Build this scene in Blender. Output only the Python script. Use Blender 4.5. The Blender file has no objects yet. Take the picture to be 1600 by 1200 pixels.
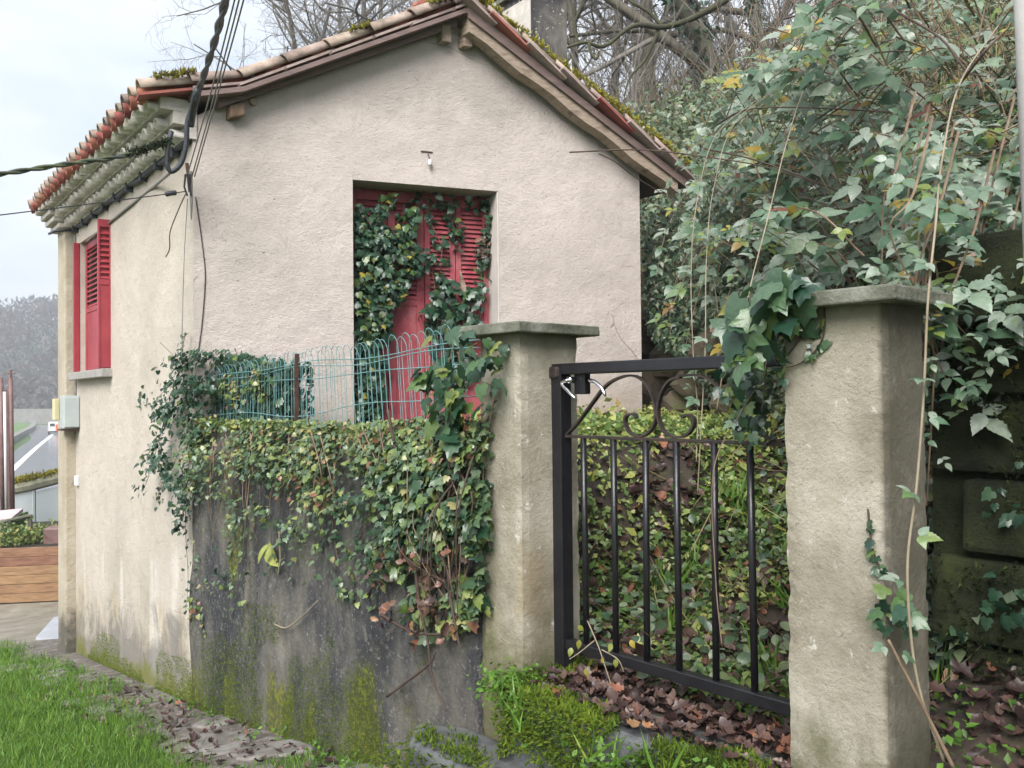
import bpy, math, random
import numpy as np
from mathutils import Vector, Matrix

R = random.Random(11)
rng = np.random.default_rng(11)
sc = bpy.context.scene
col = sc.collection

# ------------------------------------------------------------------ camera
FPX = 1350.0
PITCH = math.atan(22 / FPX)
ROLL = 0.010
CAM = np.array([0.0, 0.0, 1.65])
_fw = np.array([0, math.cos(PITCH), math.sin(PITCH)])
_u0 = np.array([0, -math.sin(PITCH), math.cos(PITCH)])
_r0 = np.array([1.0, 0, 0])
_rt = math.cos(ROLL) * _r0 - math.sin(ROLL) * _u0
_up = math.sin(ROLL) * _r0 + math.cos(ROLL) * _u0
cam_d = bpy.data.cameras.new('camera')
cam = bpy.data.objects.new('camera', cam_d)
col.objects.link(cam)
cam_d.sensor_width = 36.0
cam_d.lens = 36.0 * FPX / 1600.0
cam_d.clip_start = 0.05
cam_d.clip_end = 3000.0
cam.matrix_world = Matrix(((_rt[0], _up[0], -_fw[0], CAM[0]), (_rt[1], _up[1], -_fw[1], CAM[1]),
                           (_rt[2], _up[2], -_fw[2], CAM[2]), (0, 0, 0, 1)))
sc.camera = cam

# ------------------------------------------------------------------ world, sun, exposure
SUN_EL, SUN_AZ = math.radians(43), math.radians(196)      # azimuth clockwise from +Y
w = bpy.data.worlds.new('World')
sc.world = w
w.use_nodes = True
nt = w.node_tree
nt.nodes.clear()
o_ = nt.nodes.new('ShaderNodeOutputWorld')
bg = nt.nodes.new('ShaderNodeBackground')
sky = nt.nodes.new('ShaderNodeTexSky')
sky.sky_type = 'NISHITA'
sky.sun_disc = False
sky.sun_elevation = SUN_EL
sky.sun_rotation = SUN_AZ
sky.air_density = 1.0
sky.dust_density = 3.0
tc = nt.nodes.new('ShaderNodeTexCoord')
mp = nt.nodes.new('ShaderNodeMapping')
mp.inputs['Scale'].default_value = (1.0, 1.0, 2.6)
n1 = nt.nodes.new('ShaderNodeTexNoise')
n1.inputs['Scale'].default_value = 2.3
n1.inputs['Detail'].default_value = 6.0
n1.inputs['Roughness'].default_value = 0.55
cr = nt.nodes.new('ShaderNodeValToRGB')
cr.color_ramp.elements[0].position = 0.36
cr.color_ramp.elements[0].color = (4.9, 5.7, 6.7, 1)
cr.color_ramp.elements[1].position = 0.66
cr.color_ramp.elements[1].color = (8.6, 8.8, 9.1, 1)
mx = nt.nodes.new('ShaderNodeMix')
mx.data_type = 'RGBA'
mx.inputs[0].default_value = 0.9
nt.links.new(tc.outputs['Generated'], mp.inputs['Vector'])
nt.links.new(mp.outputs[0], n1.inputs['Vector'])
nt.links.new(n1.outputs['Fac'], cr.inputs[0])
nt.links.new(sky.outputs[0], mx.inputs[6])
nt.links.new(cr.outputs[0], mx.inputs[7])
nt.links.new(mx.outputs[2], bg.inputs[0])
bg.inputs[1].default_value = 0.037
nt.links.new(bg.outputs[0], o_.inputs[0])

sl = bpy.data.lights.new('sun', 'SUN')
sl.energy = 1.5
sl.angle = math.radians(40)
sl.color = (1.0, 0.965, 0.93)
so = bpy.data.objects.new('sun', sl)
col.objects.link(so)
sdir = Vector((math.sin(SUN_AZ) * math.cos(SUN_EL), math.cos(SUN_AZ) * math.cos(SUN_EL), math.sin(SUN_EL)))
so.rotation_euler = (-sdir).to_track_quat('-Z', 'Y').to_euler()
so.location = sdir * 50

vs = sc.view_settings
vs.view_transform = 'Standard'
vs.look = 'None'
vs.exposure = 2.12
vs.gamma = 1.0
sc.cycles.use_denoising = True
sc.cycles.use_adaptive_sampling = True
sc.cycles.adaptive_threshold = 0.025
sc.cycles.max_bounces = 4
sc.cycles.diffuse_bounces = 2
sc.cycles.glossy_bounces = 2
sc.cycles.transmission_bounces = 3
sc.cycles.volume_bounces = 0
sc.cycles.caustics_reflective = False
sc.cycles.caustics_refractive = False

# ------------------------------------------------------------------ measuring helpers
def ray(px, py):
    return _fw + _rt * (px - 800) / FPX + _up * (600 - py) / FPX
def at(px, py, depth):
    return CAM + ray(px, py) * depth
def hit(px, py, A, d):
    r = ray(px, py)
    n = np.array([-d[1], d[0]])
    return CAM + r * ((n @ (np.asarray(A) - CAM[:2])) / (n @ r[:2]))
def hitz(px, py, z):
    r = ray(px, py)
    return CAM + r * ((z - CAM[2]) / r[2])
def unit(v):
    v = np.asarray(v, float)
    return v / np.linalg.norm(v)

SD = unit([-0.662, 0.75])                  # along the lane, away from the camera
NO = np.array([-SD[1], SD[0]])             # towards the lane
S0 = np.array([0.033, 3.40])               # lane corner of the left gate pillar
def W(s, q, z):                            # lane frame
    p = S0 + SD * s + NO * q
    return np.array([p[0], p[1], z])
def sq(X, Y):
    dx, dy = X - S0[0], Y - S0[1]
    return dx * SD[0] + dy * SD[1], dx * NO[0] + dy * NO[1]
HS = unit([-0.61, 0.792])                  # along the house side, away
NS = np.array([-HS[1], HS[0]])             # out of the house side
G = unit([3500 / 1350, 1.0])               # along the gable, to the right
GB = np.array([-G[1], G[0]])               # into the house
K = np.array([-2.172, 5.898])              # front corner of the house
def H(wv, t, z, back=0.0, out=0.0):
    p = K + G * wv + HS * t + GB * back + NS * out
    return np.array([p[0], p[1], z])
def v3(xy, z):
    return np.array([xy[0], xy[1], z])

# ------------------------------------------------------------------ object helpers
def tag(o, label=None, cat=None, group=None, kind=None):
    if label: o['label'] = label
    if cat: o['category'] = cat
    if group: o['group'] = group
    if kind: o['kind'] = kind
    return o
def empty(name, loc, label=None, cat=None, group=None):
    o = bpy.data.objects.new(name, None)
    o.empty_display_size = 0.1
    o.location = Vector(loc)
    col.objects.link(o)
    return tag(o, label, cat, group)
def world_of(o):
    m = o.matrix_basis.copy()
    return m if o.parent is None else world_of(o.parent) @ o.matrix_parent_inverse @ m
def link(name, me, parent=None):
    o = bpy.data.objects.new(name, me)
    col.objects.link(o)
    if parent is not None:
        o.parent = parent
        o.matrix_parent_inverse = world_of(parent).inverted()
    return o

class MB:
    def __init__(s):
        s.v = []
        s.f = []
    def add(s, vs_, fs_):
        b = len(s.v)
        s.v.extend([tuple(map(float, x)) for x in vs_])
        s.f.extend([tuple(b + i for i in f) for f in fs_])
        return s
    def hexa(s, p):                        # 8 points: bottom ring, top ring
        return s.add(p, [(3, 2, 1, 0), (4, 5, 6, 7), (0, 1, 5, 4), (1, 2, 6, 5), (2, 3, 7, 6), (3, 0, 4, 7)])
    def box(s, o, ax, ay, az):             # origin corner and three edge vectors
        o, ax, ay, az = map(lambda a: np.asarray(a, float), (o, ax, ay, az))
        return s.hexa([o, o + ax, o + ax + ay, o + ay, o + az, o + ax + az, o + ax + ay + az, o + ay + az])
    def cbox(s, c, ax, ay, az):
        c, ax, ay, az = map(lambda a: np.asarray(a, float), (c, ax, ay, az))
        return s.box(c - (ax + ay + az) / 2, ax, ay, az)
    def prism(s, poly, d):                 # polygon of 3-D points swept by d
        n = len(poly)
        d = np.asarray(d, float)
        P = [np.asarray(p, float) for p in poly]
        return s.add(P + [p + d for p in P], [tuple(range(n))[::-1], tuple(range(n, 2 * n))] +
                     [(i, (i + 1) % n, n + (i + 1) % n, n + i) for i in range(n)])
    def tube(s, pts, r, n=6, cap=True):
        pts = [np.asarray(p, float) for p in pts]
        m = len(pts)
        rs = r if hasattr(r, '__len__') else [r] * m
        ring, up = [], None
        for i, p in enumerate(pts):
            t = unit(pts[min(i + 1, m - 1)] - pts[max(i - 1, 0)] + 1e-9)
            if up is None:
                up = np.array([0, 0, 1.0]) if abs(t[2]) < 0.9 else np.array([1.0, 0, 0])
            a = unit(np.cross(t, up))
            up = np.cross(a, t)
            for k in range(n):
                an = 2 * math.pi * k / n
                ring.append(p + rs[i] * (a * math.cos(an) + up * math.sin(an)))
        fs = [(i * n + k, i * n + (k + 1) % n, (i + 1) * n + (k + 1) % n, (i + 1) * n + k) for i in range(m - 1) for k in range(n)]
        if cap:
            fs += [tuple(range(n))[::-1], tuple(range((m - 1) * n, m * n))]
        return s.add(ring, fs)
    def ribbon(s, pts, wid, th):           # flat bar bent in a plane; wid = 3-D width vector
        pts = [np.asarray(p, float) for p in pts]
        m = len(pts)
        wid = np.asarray(wid, float)
        ring = []
        for i, p in enumerate(pts):
            t = unit(pts[min(i + 1, m - 1)] - pts[max(i - 1, 0)] + 1e-9)
            nn = unit(np.cross(t, wid)) * th / 2
            ring += [p - wid / 2 - nn, p + wid / 2 - nn, p + wid / 2 + nn, p - wid / 2 + nn]
        fs = [(i * 4 + k, i * 4 + (k + 1) % 4, (i + 1) * 4 + (k + 1) % 4, (i + 1) * 4 + k) for i in range(m - 1) for k in range(4)]
        fs += [(3, 2, 1, 0), tuple(range(4 * m - 4, 4 * m))]
        return s.add(ring, fs)
    def mesh(s, name, mat, smooth=False):
        me = bpy.data.meshes.new(name)
        me.from_pydata(s.v, [], s.f)
        if mat: me.materials.append(mat)
        if smooth: me.polygons.foreach_set('use_smooth', [True] * len(me.polygons))
        me.update()
        return me
    def build(s, name, mat, parent=None, smooth=False, bevel=0.0):
        o = link(name, s.mesh(name, mat, smooth), parent)
        if bevel:
            b = o.modifiers.new('bevel', 'BEVEL')
            b.width = bevel
            b.segments = 2
            b.limit_method = 'ANGLE'
        return o

def np_mesh(name, V, F, mat, tint=None, smooth=False):
    V = np.ascontiguousarray(V, dtype=np.float32).reshape(-1, 3)
    F = np.ascontiguousarray(F, dtype=np.int32)
    k = F.shape[1]
    me = bpy.data.meshes.new(name)
    me.vertices.add(len(V))
    me.vertices.foreach_set('co', V.ravel())
    me.loops.add(F.size)
    me.loops.foreach_set('vertex_index', F.ravel())
    me.polygons.add(len(F))
    me.polygons.foreach_set('loop_start', np.arange(0, F.size, k, dtype=np.int32))
    if smooth: me.polygons.foreach_set('use_smooth', np.ones(len(F), bool))
    me.update(calc_edges=True)
    if tint is not None:
        a = me.attributes.new('tint', 'FLOAT', 'POINT')
        a.data.foreach_set('value', np.ascontiguousarray(tint, dtype=np.float32))
    if mat: me.materials.append(mat)
    return me

def spline(pts, n):                        # Catmull-Rom through 3-D points
    P = [np.asarray(p, float) for p in pts]
    P = [2 * P[0] - P[1]] + P + [2 * P[-1] - P[-2]]
    out = []
    for i in range(1, len(P) - 2):
        for k in range(n):
            t = k / n
            a, b, c, d = P[i - 1], P[i], P[i + 1], P[i + 2]
            out.append(0.5 * ((2 * b) + (c - a) * t + (2 * a - 5 * b + 4 * c - d) * t * t + (3 * b - a - 3 * c + d) * t ** 3))
    out.append(P[-2])
    return out

# ------------------------------------------------------------------ materials
class NT:
    def __init__(s, name):
        s.m = bpy.data.materials.new(name)
        s.m.use_nodes = True
        s.t = s.m.node_tree
        s.t.nodes.clear()
        s.out = s.n('ShaderNodeOutputMaterial')
        s.b = s.n('ShaderNodeBsdfPrincipled')
        s.l(s.b.outputs[0], s.out.inputs[0])
    def n(s, ty, **kw):
        x = s.t.nodes.new(ty)
        for k, v in kw.items():
            setattr(x, k, v)
        return x
    def l(s, a, b):
        s.t.links.new(a, b)
    def pos(s):
        return s.n('ShaderNodeNewGeometry').outputs['Position']
    def noise(s, scale, detail=5, rough=0.6, stretch=(1, 1, 1), dist=0.0, rot=(0, 0, 0), vec=None):
        m = s.n('ShaderNodeMapping')
        m.inputs['Scale'].default_value = stretch
        m.inputs['Rotation'].default_value = rot
        s.l(vec or s.pos(), m.inputs['Vector'])
        x = s.n('ShaderNodeTexNoise')
        x.inputs['Scale'].default_value = scale
        x.inputs['Detail'].default_value = detail
        x.inputs['Roughness'].default_value = rough
        x.inputs['Distortion'].default_value = dist
        s.l(m.outputs[0], x.inputs['Vector'])
        return x.outputs['Fac']
    def ramp(s, fac, stops):
        x = s.n('ShaderNodeValToRGB')
        e = x.color_ramp.elements
        while len(e) < len(stops):
            e.new(0.5)
        for i, (p, c) in enumerate(stops):
            e[i].position = p
            e[i].color = (*c, 1) if len(c) == 3 else c
        s.l(fac, x.inputs[0])
        return x.outputs[0]
    def mask(s, fac, lo, hi):
        x = s.n('ShaderNodeMapRange')
        x.interpolation_type = 'SMOOTHSTEP'
        x.inputs[1].default_value = lo
        x.inputs[2].default_value = hi
        s.l(fac, x.inputs[0])
        return x.outputs[0]
    def math(s, op, a, b=0.0, c=0.0):
        x = s.n('ShaderNodeMath', operation=op)
        for i, v in enumerate((a, b, c)):
            if isinstance(v, (int, float)): x.inputs[i].default_value = v
            else: s.l(v, x.inputs[i])
        return x.outputs[0]
    def mix(s, fac, a, b, mode='MIX'):
        x = s.n('ShaderNodeMix', data_type='RGBA', blend_type=mode)
        for i, v in ((0, fac), (6, a), (7, b)):
            if isinstance(v, (int, float)): x.inputs[i].default_value = v
            elif isinstance(v, tuple): x.inputs[i].default_value = (*v, 1)
            else: s.l(v, x.inputs[i])
        return x.outputs[2]
    def plane(s, a, b, c, d):              # a X + b Y + c Z + d
        x = s.n('ShaderNodeVectorMath', operation='DOT_PRODUCT')
        s.l(s.pos(), x.inputs[0])
        x.inputs[1].default_value = (a, b, c)
        return s.math('ADD', x.outputs['Value'], d)
    def bump(s, h, strength, dist=0.01, prev=None):
        x = s.n('ShaderNodeBump')
        x.inputs['Strength'].default_value = strength
        x.inputs['Distance'].default_value = dist
        s.l(h, x.inputs['Height'])
        if prev is not None: s.l(prev, x.inputs['Normal'])
        return x.outputs[0]
    def done(s, colr, rough=0.8, nrm=None, spec=0.4, metal=0.0):
        if isinstance(colr, tuple): s.b.inputs['Base Color'].default_value = (*colr, 1)
        else: s.l(colr, s.b.inputs['Base Color'])
        if isinstance(rough, (int, float)): s.b.inputs['Roughness'].default_value = rough
        else: s.l(rough, s.b.inputs['Roughness'])
        s.b.inputs['Specular IOR Level'].default_value = spec
        s.b.inputs['Metallic'].default_value = metal
        if nrm is not None: s.l(nrm, s.b.inputs['Normal'])
        return s.m
    def ground_height(s):                  # height above the sloping lane
        return s.plane(0.133 * SD[0], 0.133 * SD[1], 1.0, -0.03 - 0.133 * float(S0 @ SD))

def simple(name, c1, c2, scale=8, rough=0.75, bump=0.3, bscale=40, stretch=(1, 1, 1), spec=0.4, metal=0.0, c3=None, objrand=0.0):
    t = NT(name)
    f = t.noise(scale, 6, 0.62, stretch)
    stops = [(0.3, c1), (0.7, c2)] if c3 is None else [(0.28, c1), (0.52, c2), (0.74, c3)]
    c = t.ramp(f, stops)
    if objrand:
        oi = t.n('ShaderNodeObjectInfo').outputs['Random']
        h = t.n('ShaderNodeHueSaturation')
        t.l(t.math('MULTIPLY_ADD', oi, objrand, 1 - objrand / 2), h.inputs['Value'])
        t.l(t.math('MULTIPLY_ADD', oi, 0.03, 0.485), h.inputs['Hue'])
        t.l(c, h.inputs['Color'])
        c = h.outputs[0]
    nb = t.bump(t.noise(bscale, 4, 0.7, stretch), bump, 0.008) if bump else None
    return t.done(c, rough, nb, spec, metal)

def leafmat(name, stops, rough=0.36, trans=0.28, spec=0.7):
    t = NT(name)
    a = t.n('ShaderNodeAttribute', attribute_name='tint').outputs['Fac']
    oc = t.n('ShaderNodeSeparateColor')
    t.l(t.n('ShaderNodeObjectInfo').outputs['Color'], oc.inputs[0])
    fac = t.math('ADD', a, oc.outputs[0])
    c = t.ramp(fac, stops)
    c = t.mix(t.mask(t.noise(60, 3), 0.35, 0.7), c, (0.55, 0.6, 0.5), 'MULTIPLY')
    c = t.mix(0.55, t.ramp(fac, stops), c)
    nb = t.bump(t.noise(45, 3), 0.35, 0.006)
    t.done(c, rough, nb, spec)
    if trans:
        tr = t.n('ShaderNodeBsdfTranslucent')
        t.l(c, tr.inputs[0])
        ms = t.n('ShaderNodeMixShader')
        ms.inputs[0].default_value = trans
        t.l(t.b.outputs[0], ms.inputs[1])
        t.l(tr.outputs[0], ms.inputs[2])
        t.l(ms.outputs[0], t.out.inputs[0])
    return t.m

def plaster(name, base, dark, stained):
    t = NT(name)
    wv_ = t.n('ShaderNodeTexNoise')
    wv_.inputs['Scale'].default_value = 1.1
    wv_.inputs['Detail'].default_value = 2.0
    t.l(t.pos(), wv_.inputs['Vector'])
    va = t.n('ShaderNodeVectorMath', operation='MULTIPLY_ADD')
    t.l(wv_.outputs['Color'], va.inputs[0])
    va.inputs[1].default_value = (0.9, 0.9, 0.9)
    t.l(t.pos(), va.inputs[2])
    vec = va.outputs[0]
    c = t.ramp(t.noise(1.3, 6, 0.65), [(0.28, tuple(x * 0.80 for x in base)), (0.5, tuple(x * 0.95 for x in base)), (0.72, tuple(min(1, x * 1.06) for x in base))])
    scr = t.noise(19, 5, 0.75, (1, 1, 3.0), 2.2, (0.2, 0.15, 0.3), vec)
    fine = t.noise(75, 4, 0.75)
    c = t.mix(t.math('MULTIPLY', t.mask(scr, 0.585, 0.66), 0.55), c, dark)
    c = t.mix(t.mask(t.noise(46, 4, 0.75, (1, 1, 2.0), 1.0, (0, 0, 0), vec), 0.60, 0.68), c, tuple(x * 0.62 for x in dark))
    if stained:
        zr = t.ground_height()
        blot = t.noise(1.9, 7, 0.68, (1, 1, 0.42), 0.6)
        lo = t.mask(t.math('SUBTRACT', t.math('MULTIPLY', blot, 3.2), zr), 0.35, 1.5)
        c = t.mix(t.math('MULTIPLY', lo, 0.42), c, (0.40, 0.36, 0.29))
        och = t.mask(t.math('MULTIPLY', t.noise(2.4, 5, 0.65, (1, 1, 0.4), 0.5), t.mask(zr, 1.6, 0.5)), 0.46, 0.62)
        c = t.mix(t.math('MULTIPLY', och, 0.55), c, (0.42, 0.33, 0.18))
        pale = t.mask(t.math('MULTIPLY', t.noise(3.4, 4, 0.55, (1, 1, 0.12)), t.mask(zr, 1.5, 0.9)), 0.52, 0.64)
        c = t.mix(t.math('MULTIPLY', pale, 0.6), c, (0.74, 0.70, 0.64))
        blk = t.mask(t.math('SUBTRACT', t.math('MULTIPLY', t.noise(2.8, 7, 0.7, (1, 1, 0.8), 0.8), 1.55), zr), 0.12, 0.55)
        c = t.mix(t.math('MULTIPLY', blk, 0.66), c, (0.13, 0.125, 0.12))
        ms = t.mask(t.math('SUBTRACT', t.math('MULTIPLY', t.noise(3.6, 6, 0.7, (1, 1, 0.9), 0.7), 0.75), zr), 0.19, 0.33)
        c = t.mix(t.math('MULTIPLY', ms, 0.8), c, (0.17, 0.18, 0.035))
    else:
        zz = t.plane(0, 0, 1, -1.4)
        dm = t.mask(t.math('SUBTRACT', t.math('MULTIPLY', t.noise(2.6, 6, 0.68), 1.6), zz), 0.15, 0.9)
        c = t.mix(t.math('MULTIPLY', dm, 0.55), c, (0.30, 0.25, 0.18))
        run = t.mask(t.math('ADD', t.noise(3.5, 5, 0.6, (1, 1, 0.14)), t.mask(t.plane(0, 0, 1, -3.2), 0.0, 1.3)), 0.80, 1.15)
        c = t.mix(t.math('MULTIPLY', run, 0.45), c, (0.34, 0.31, 0.28))
        vor = t.n('ShaderNodeTexVoronoi', feature='DISTANCE_TO_EDGE')
        vor.inputs['Scale'].default_value = 0.8
        t.l(vec, vor.inputs['Vector'])
        crk = t.math('MULTIPLY', t.mask(vor.outputs['Distance'], 0.006, 0.001), t.mask(t.noise(1.4, 3), 0.52, 0.60))
        c = t.mix(t.math('MULTIPLY', crk, 0.6), c, (0.14, 0.12, 0.11))
    nb = t.bump(scr, 0.6, 0.022)
    nb = t.bump(fine, 0.45, 0.007, nb)
    nb = t.bump(t.noise(4, 4), 0.4, 0.06, nb)
    return t.done(c, 0.92, nb, 0.2)

M = {}
M['gable'] = plaster('gable_plaster', (0.60, 0.53, 0.488), (0.35, 0.30, 0.27), False)
M['side'] = plaster('side_plaster', (0.61, 0.545, 0.475), (0.46, 0.40, 0.33), True)
M['smooth'] = simple('smooth_render', (0.50, 0.46, 0.43), (0.62, 0.57, 0.53), 5, 0.9, 0.2, 60)
t = NT('pier_render')
c = t.ramp(t.noise(3, 6, 0.62), [(0.3, (0.36, 0.31, 0.23)), (0.7, (0.50, 0.45, 0.37))])
blk = t.mask(t.math('SUBTRACT', t.math('MULTIPLY', t.noise(4, 6, 0.7), 1.1), t.ground_height()), 0.0, 0.4)
c = t.mix(t.math('MULTIPLY', blk, 0.85), c, (0.06, 0.06, 0.05))
M['pier'] = t.done(c, 0.9, t.bump(t.noise(18, 5, 0.7), 0.8, 0.02), 0.2)
M['red'] = simple('red_paint', (0.27, 0.032, 0.048), (0.36, 0.055, 0.070), 6, 0.42, 0.12, 90, spec=0.45)
M['red_old'] = simple('weathered_red_paint', (0.22, 0.032, 0.045), (0.37, 0.075, 0.09), 7, 0.6, 0.5, 60, (1, 1, 0.5), spec=0.35, c3=(0.46, 0.16, 0.17))
M['tile'] = simple('clay_tile', (0.13, 0.12, 0.10), (0.31, 0.23, 0.19), 7, 0.9, 0.6, 40, c3=(0.42, 0.36, 0.31), objrand=0.35)
M['tile_red'] = simple('red_clay_tile', (0.26, 0.085, 0.065), (0.38, 0.135, 0.10), 10, 0.8, 0.4, 50, objrand=0.3)
M['vtile'] = simple('faded_pink_tile', (0.24, 0.185, 0.165), (0.42, 0.33, 0.30), 9, 0.85, 0.5, 50, objrand=0.2)
M['genoise'] = simple('limewashed_tile', (0.46, 0.43, 0.39), (0.72, 0.68, 0.63), 14, 0.9, 0.5, 60, objrand=0.3)
M['mortar'] = simple('mortar', (0.42, 0.39, 0.35), (0.62, 0.58, 0.53), 9, 0.95, 0.8, 35)
M['soffit'] = simple('brown_board', (0.14, 0.098, 0.09), (0.22, 0.155, 0.14), 5, 0.8, 0.4, 22, (1, 1, 6))
M['timber'] = simple('weathered_timber', (0.13, 0.095, 0.07), (0.34, 0.27, 0.21), 6, 0.9, 1.0, 16, (1, 1, 3), c3=(0.21, 0.15, 0.11))
M['endgrain'] = simple('end_grain', (0.15, 0.095, 0.065), (0.27, 0.185, 0.13), 14, 0.9, 0.6, 30)
M['sill'] = simple('grey_stone', (0.26, 0.245, 0.23), (0.40, 0.38, 0.36), 12, 0.9, 0.5, 50)
t = NT('chimney_render')
c = t.ramp(t.noise(2.2, 6, 0.65, (1, 1, 0.5)), [(0.40, (0.022, 0.022, 0.026)), (0.56, (0.075, 0.072, 0.072)), (0.72, (0.22, 0.20, 0.17))])
c = t.mix(t.mask(t.noise(26, 3), 0.62, 0.7), c, (0.40, 0.38, 0.30))
M['chimney'] = t.done(c, 0.95, t.bump(t.noise(30, 4), 0.6, 0.01), 0.2)
t = NT('gate_pillar_concrete')
zr = t.plane(0, 0, 1, -0.55)
c = t.ramp(t.noise(2.4, 6, 0.62), [(0.30, (0.21, 0.185, 0.13)), (0.47, (0.38, 0.345, 0.275)), (0.64, (0.54, 0.50, 0.42))])
c = t.mix(t.mask(t.noise(60, 5, 0.78), 0.60, 0.70), c, (0.20, 0.18, 0.14))
c = t.mix(t.mask(t.noise(16, 5, 0.7), 0.60, 0.70), c, (0.62, 0.59, 0.53))
c = t.mix(t.math('MULTIPLY', t.mask(t.noise(1.9, 5, 0.65, (1, 1, 0.6)), 0.56, 0.70), 0.45), c, (0.34, 0.25, 0.13))
gr = t.mask(t.noise(3.2, 5, 0.65, (1, 1, 0.35)), 0.50, 0.72)
c = t.mix(t.math('MULTIPLY', gr, 0.55), c, (0.21, 0.20, 0.10))
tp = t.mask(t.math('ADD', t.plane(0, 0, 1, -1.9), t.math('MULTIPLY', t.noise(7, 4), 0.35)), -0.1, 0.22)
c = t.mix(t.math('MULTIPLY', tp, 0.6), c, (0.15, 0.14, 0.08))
ft = t.mask(t.math('SUBTRACT', t.math('MULTIPLY', t.noise(6, 6, 0.7), 0.55), zr), 0.02, 0.28)
c = t.mix(t.math('MULTIPLY', ft, 0.85), c, (0.11, 0.11, 0.045))
end_dark = t.mask(t.math('ADD', t.plane(-SD[0], -SD[1], 0, float(S0 @ SD) - 1.425), t.math('MULTIPLY', t.noise(6, 6, 0.7), 0.045)), 0.028, 0.05)  # darkens the outer side face of the right pillar, with a noisy edge
c = t.mix(t.math('MULTIPLY', end_dark, 0.75), c, (0.075, 0.07, 0.05))
nb = t.bump(t.noise(55, 6, 0.8), 0.9, 0.012)
nb = t.bump(t.noise(7, 4), 0.4, 0.03, nb)
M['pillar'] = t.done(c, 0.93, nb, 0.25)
M['cap'] = simple('mossy_cap_stone', (0.05, 0.055, 0.035), (0.14, 0.145, 0.11), 9, 0.85, 0.9, 40, c3=(0.26, 0.26, 0.23))
t = NT('retaining_wall_render')
zr = t.ground_height()
c = t.ramp(t.noise(2.6, 7, 0.68, (1, 1, 0.5)), [(0.30, (0.026, 0.027, 0.034)), (0.44, (0.080, 0.081, 0.088)), (0.56, (0.18, 0.17, 0.15)), (0.70, (0.31, 0.285, 0.235))])
c = t.mix(t.mask(t.noise(40, 6, 0.8), 0.555, 0.63), c, (0.30, 0.295, 0.285))
c = t.mix(t.mask(t.noise(14, 5, 0.75, (1, 1, 0.7)), 0.56, 0.66), c, (0.20, 0.19, 0.165))
c = t.mix(t.mask(t.noise(70, 4, 0.75, (1, 1, 0.6)), 0.62, 0.70), c, (0.012, 0.012, 0.012))
pm = t.math('ADD', t.math('MULTIPLY', t.mask(zr, 0.55, 0.0), 0.13), t.noise(2.3, 6, 0.68, (1, 1, 0.4)))
c = t.mix(t.math('MULTIPLY', t.mask(pm, 0.56, 0.70), 0.85), c, (0.10, 0.115, 0.026))
c = t.mix(t.math('MULTIPLY', t.mask(t.math('MULTIPLY', t.noise(31, 4, 0.7), t.mask(pm, 0.5, 0.66)), 0.48, 0.58), 0.85), c, (0.24, 0.26, 0.035))
c = t.mix(t.math('MULTIPLY', t.mask(t.noise(3.0, 4, 0.6, (1, 1, 0.2)), 0.60, 0.74), 0.7), c, (0.27, 0.25, 0.19))
nb = t.bump(t.noise(34, 6, 0.8), 1.0, 0.035)
nb = t.bump(t.noise(6, 5), 0.8, 0.06, nb)
M['rwall'] = t.done(c, 0.85, nb, 0.3)
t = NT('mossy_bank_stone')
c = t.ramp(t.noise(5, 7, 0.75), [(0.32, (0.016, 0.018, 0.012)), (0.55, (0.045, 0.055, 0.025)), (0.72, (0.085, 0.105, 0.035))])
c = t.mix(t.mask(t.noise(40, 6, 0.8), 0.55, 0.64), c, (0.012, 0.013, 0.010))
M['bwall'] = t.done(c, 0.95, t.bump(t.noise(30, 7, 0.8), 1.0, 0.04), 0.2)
M['rock'] = simple('mossy_rock', (0.035, 0.03, 0.022), (0.11, 0.09, 0.06), 6, 0.95, 1.0, 18, c3=(0.07, 0.085, 0.025))
M['step'] = simple('step_stone', (0.035, 0.038, 0.036), (0.12, 0.125, 0.13), 9, 0.55, 1.0, 34, c3=(0.06, 0.07, 0.025))
M['black'] = simple('black_gate_paint', (0.007, 0.007, 0.010), (0.015, 0.014, 0.017), 20, 0.32, 0.15, 60, spec=0.5)
M['rustblack'] = simple('rusty_black_paint', (0.014, 0.012, 0.013), (0.05, 0.032, 0.026), 14, 0.5, 0.4, 60, spec=0.5)
M['chrome'] = simple('chromed_metal', (0.62, 0.62, 0.66), (0.72, 0.72, 0.75), 9, 0.16, 0.0, metal=1.0)
M['wire'] = simple('green_plastic_wire', (0.09, 0.24, 0.25), (0.22, 0.38, 0.40), 30, 0.4, 0.0)
M['rust'] = simple('rusty_iron', (0.045, 0.025, 0.022), (0.11, 0.06, 0.045), 25, 0.75, 0.5, 60)
M['cable'] = simple('black_cable', (0.018, 0.02, 0.027), (0.05, 0.055, 0.065), 12, 0.5, 0.3, 60)
M['cable_moss'] = simple('mossy_cable', (0.035, 0.04, 0.05), (0.10, 0.12, 0.05), 9, 0.7, 0.6, 60)
M['greycable'] = simple('grey_cable', (0.16, 0.155, 0.15), (0.27, 0.26, 0.25), 12, 0.6, 0.2, 60)
M['boxgrey'] = simple('grey_meter_box', (0.36, 0.40, 0.40), (0.44, 0.48, 0.48), 6, 0.5, 0.0)
M['boxyellow'] = simple('yellowed_box', (0.55, 0.50, 0.28), (0.62, 0.58, 0.38), 6, 0.6, 0.0)
M['white'] = simple('white_plastic', (0.62, 0.62, 0.62), (0.72, 0.72, 0.72), 6, 0.5, 0.0)
M['post'] = simple('pole_paint', (0.24, 0.235, 0.225), (0.34, 0.335, 0.32), 5, 0.7, 0.3, 30)
M['bark'] = simple('bark', (0.045, 0.038, 0.03), (0.13, 0.115, 0.09), 7, 0.95, 0.9, 18, (1, 1, 0.4), c3=(0.10, 0.11, 0.055))
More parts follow.
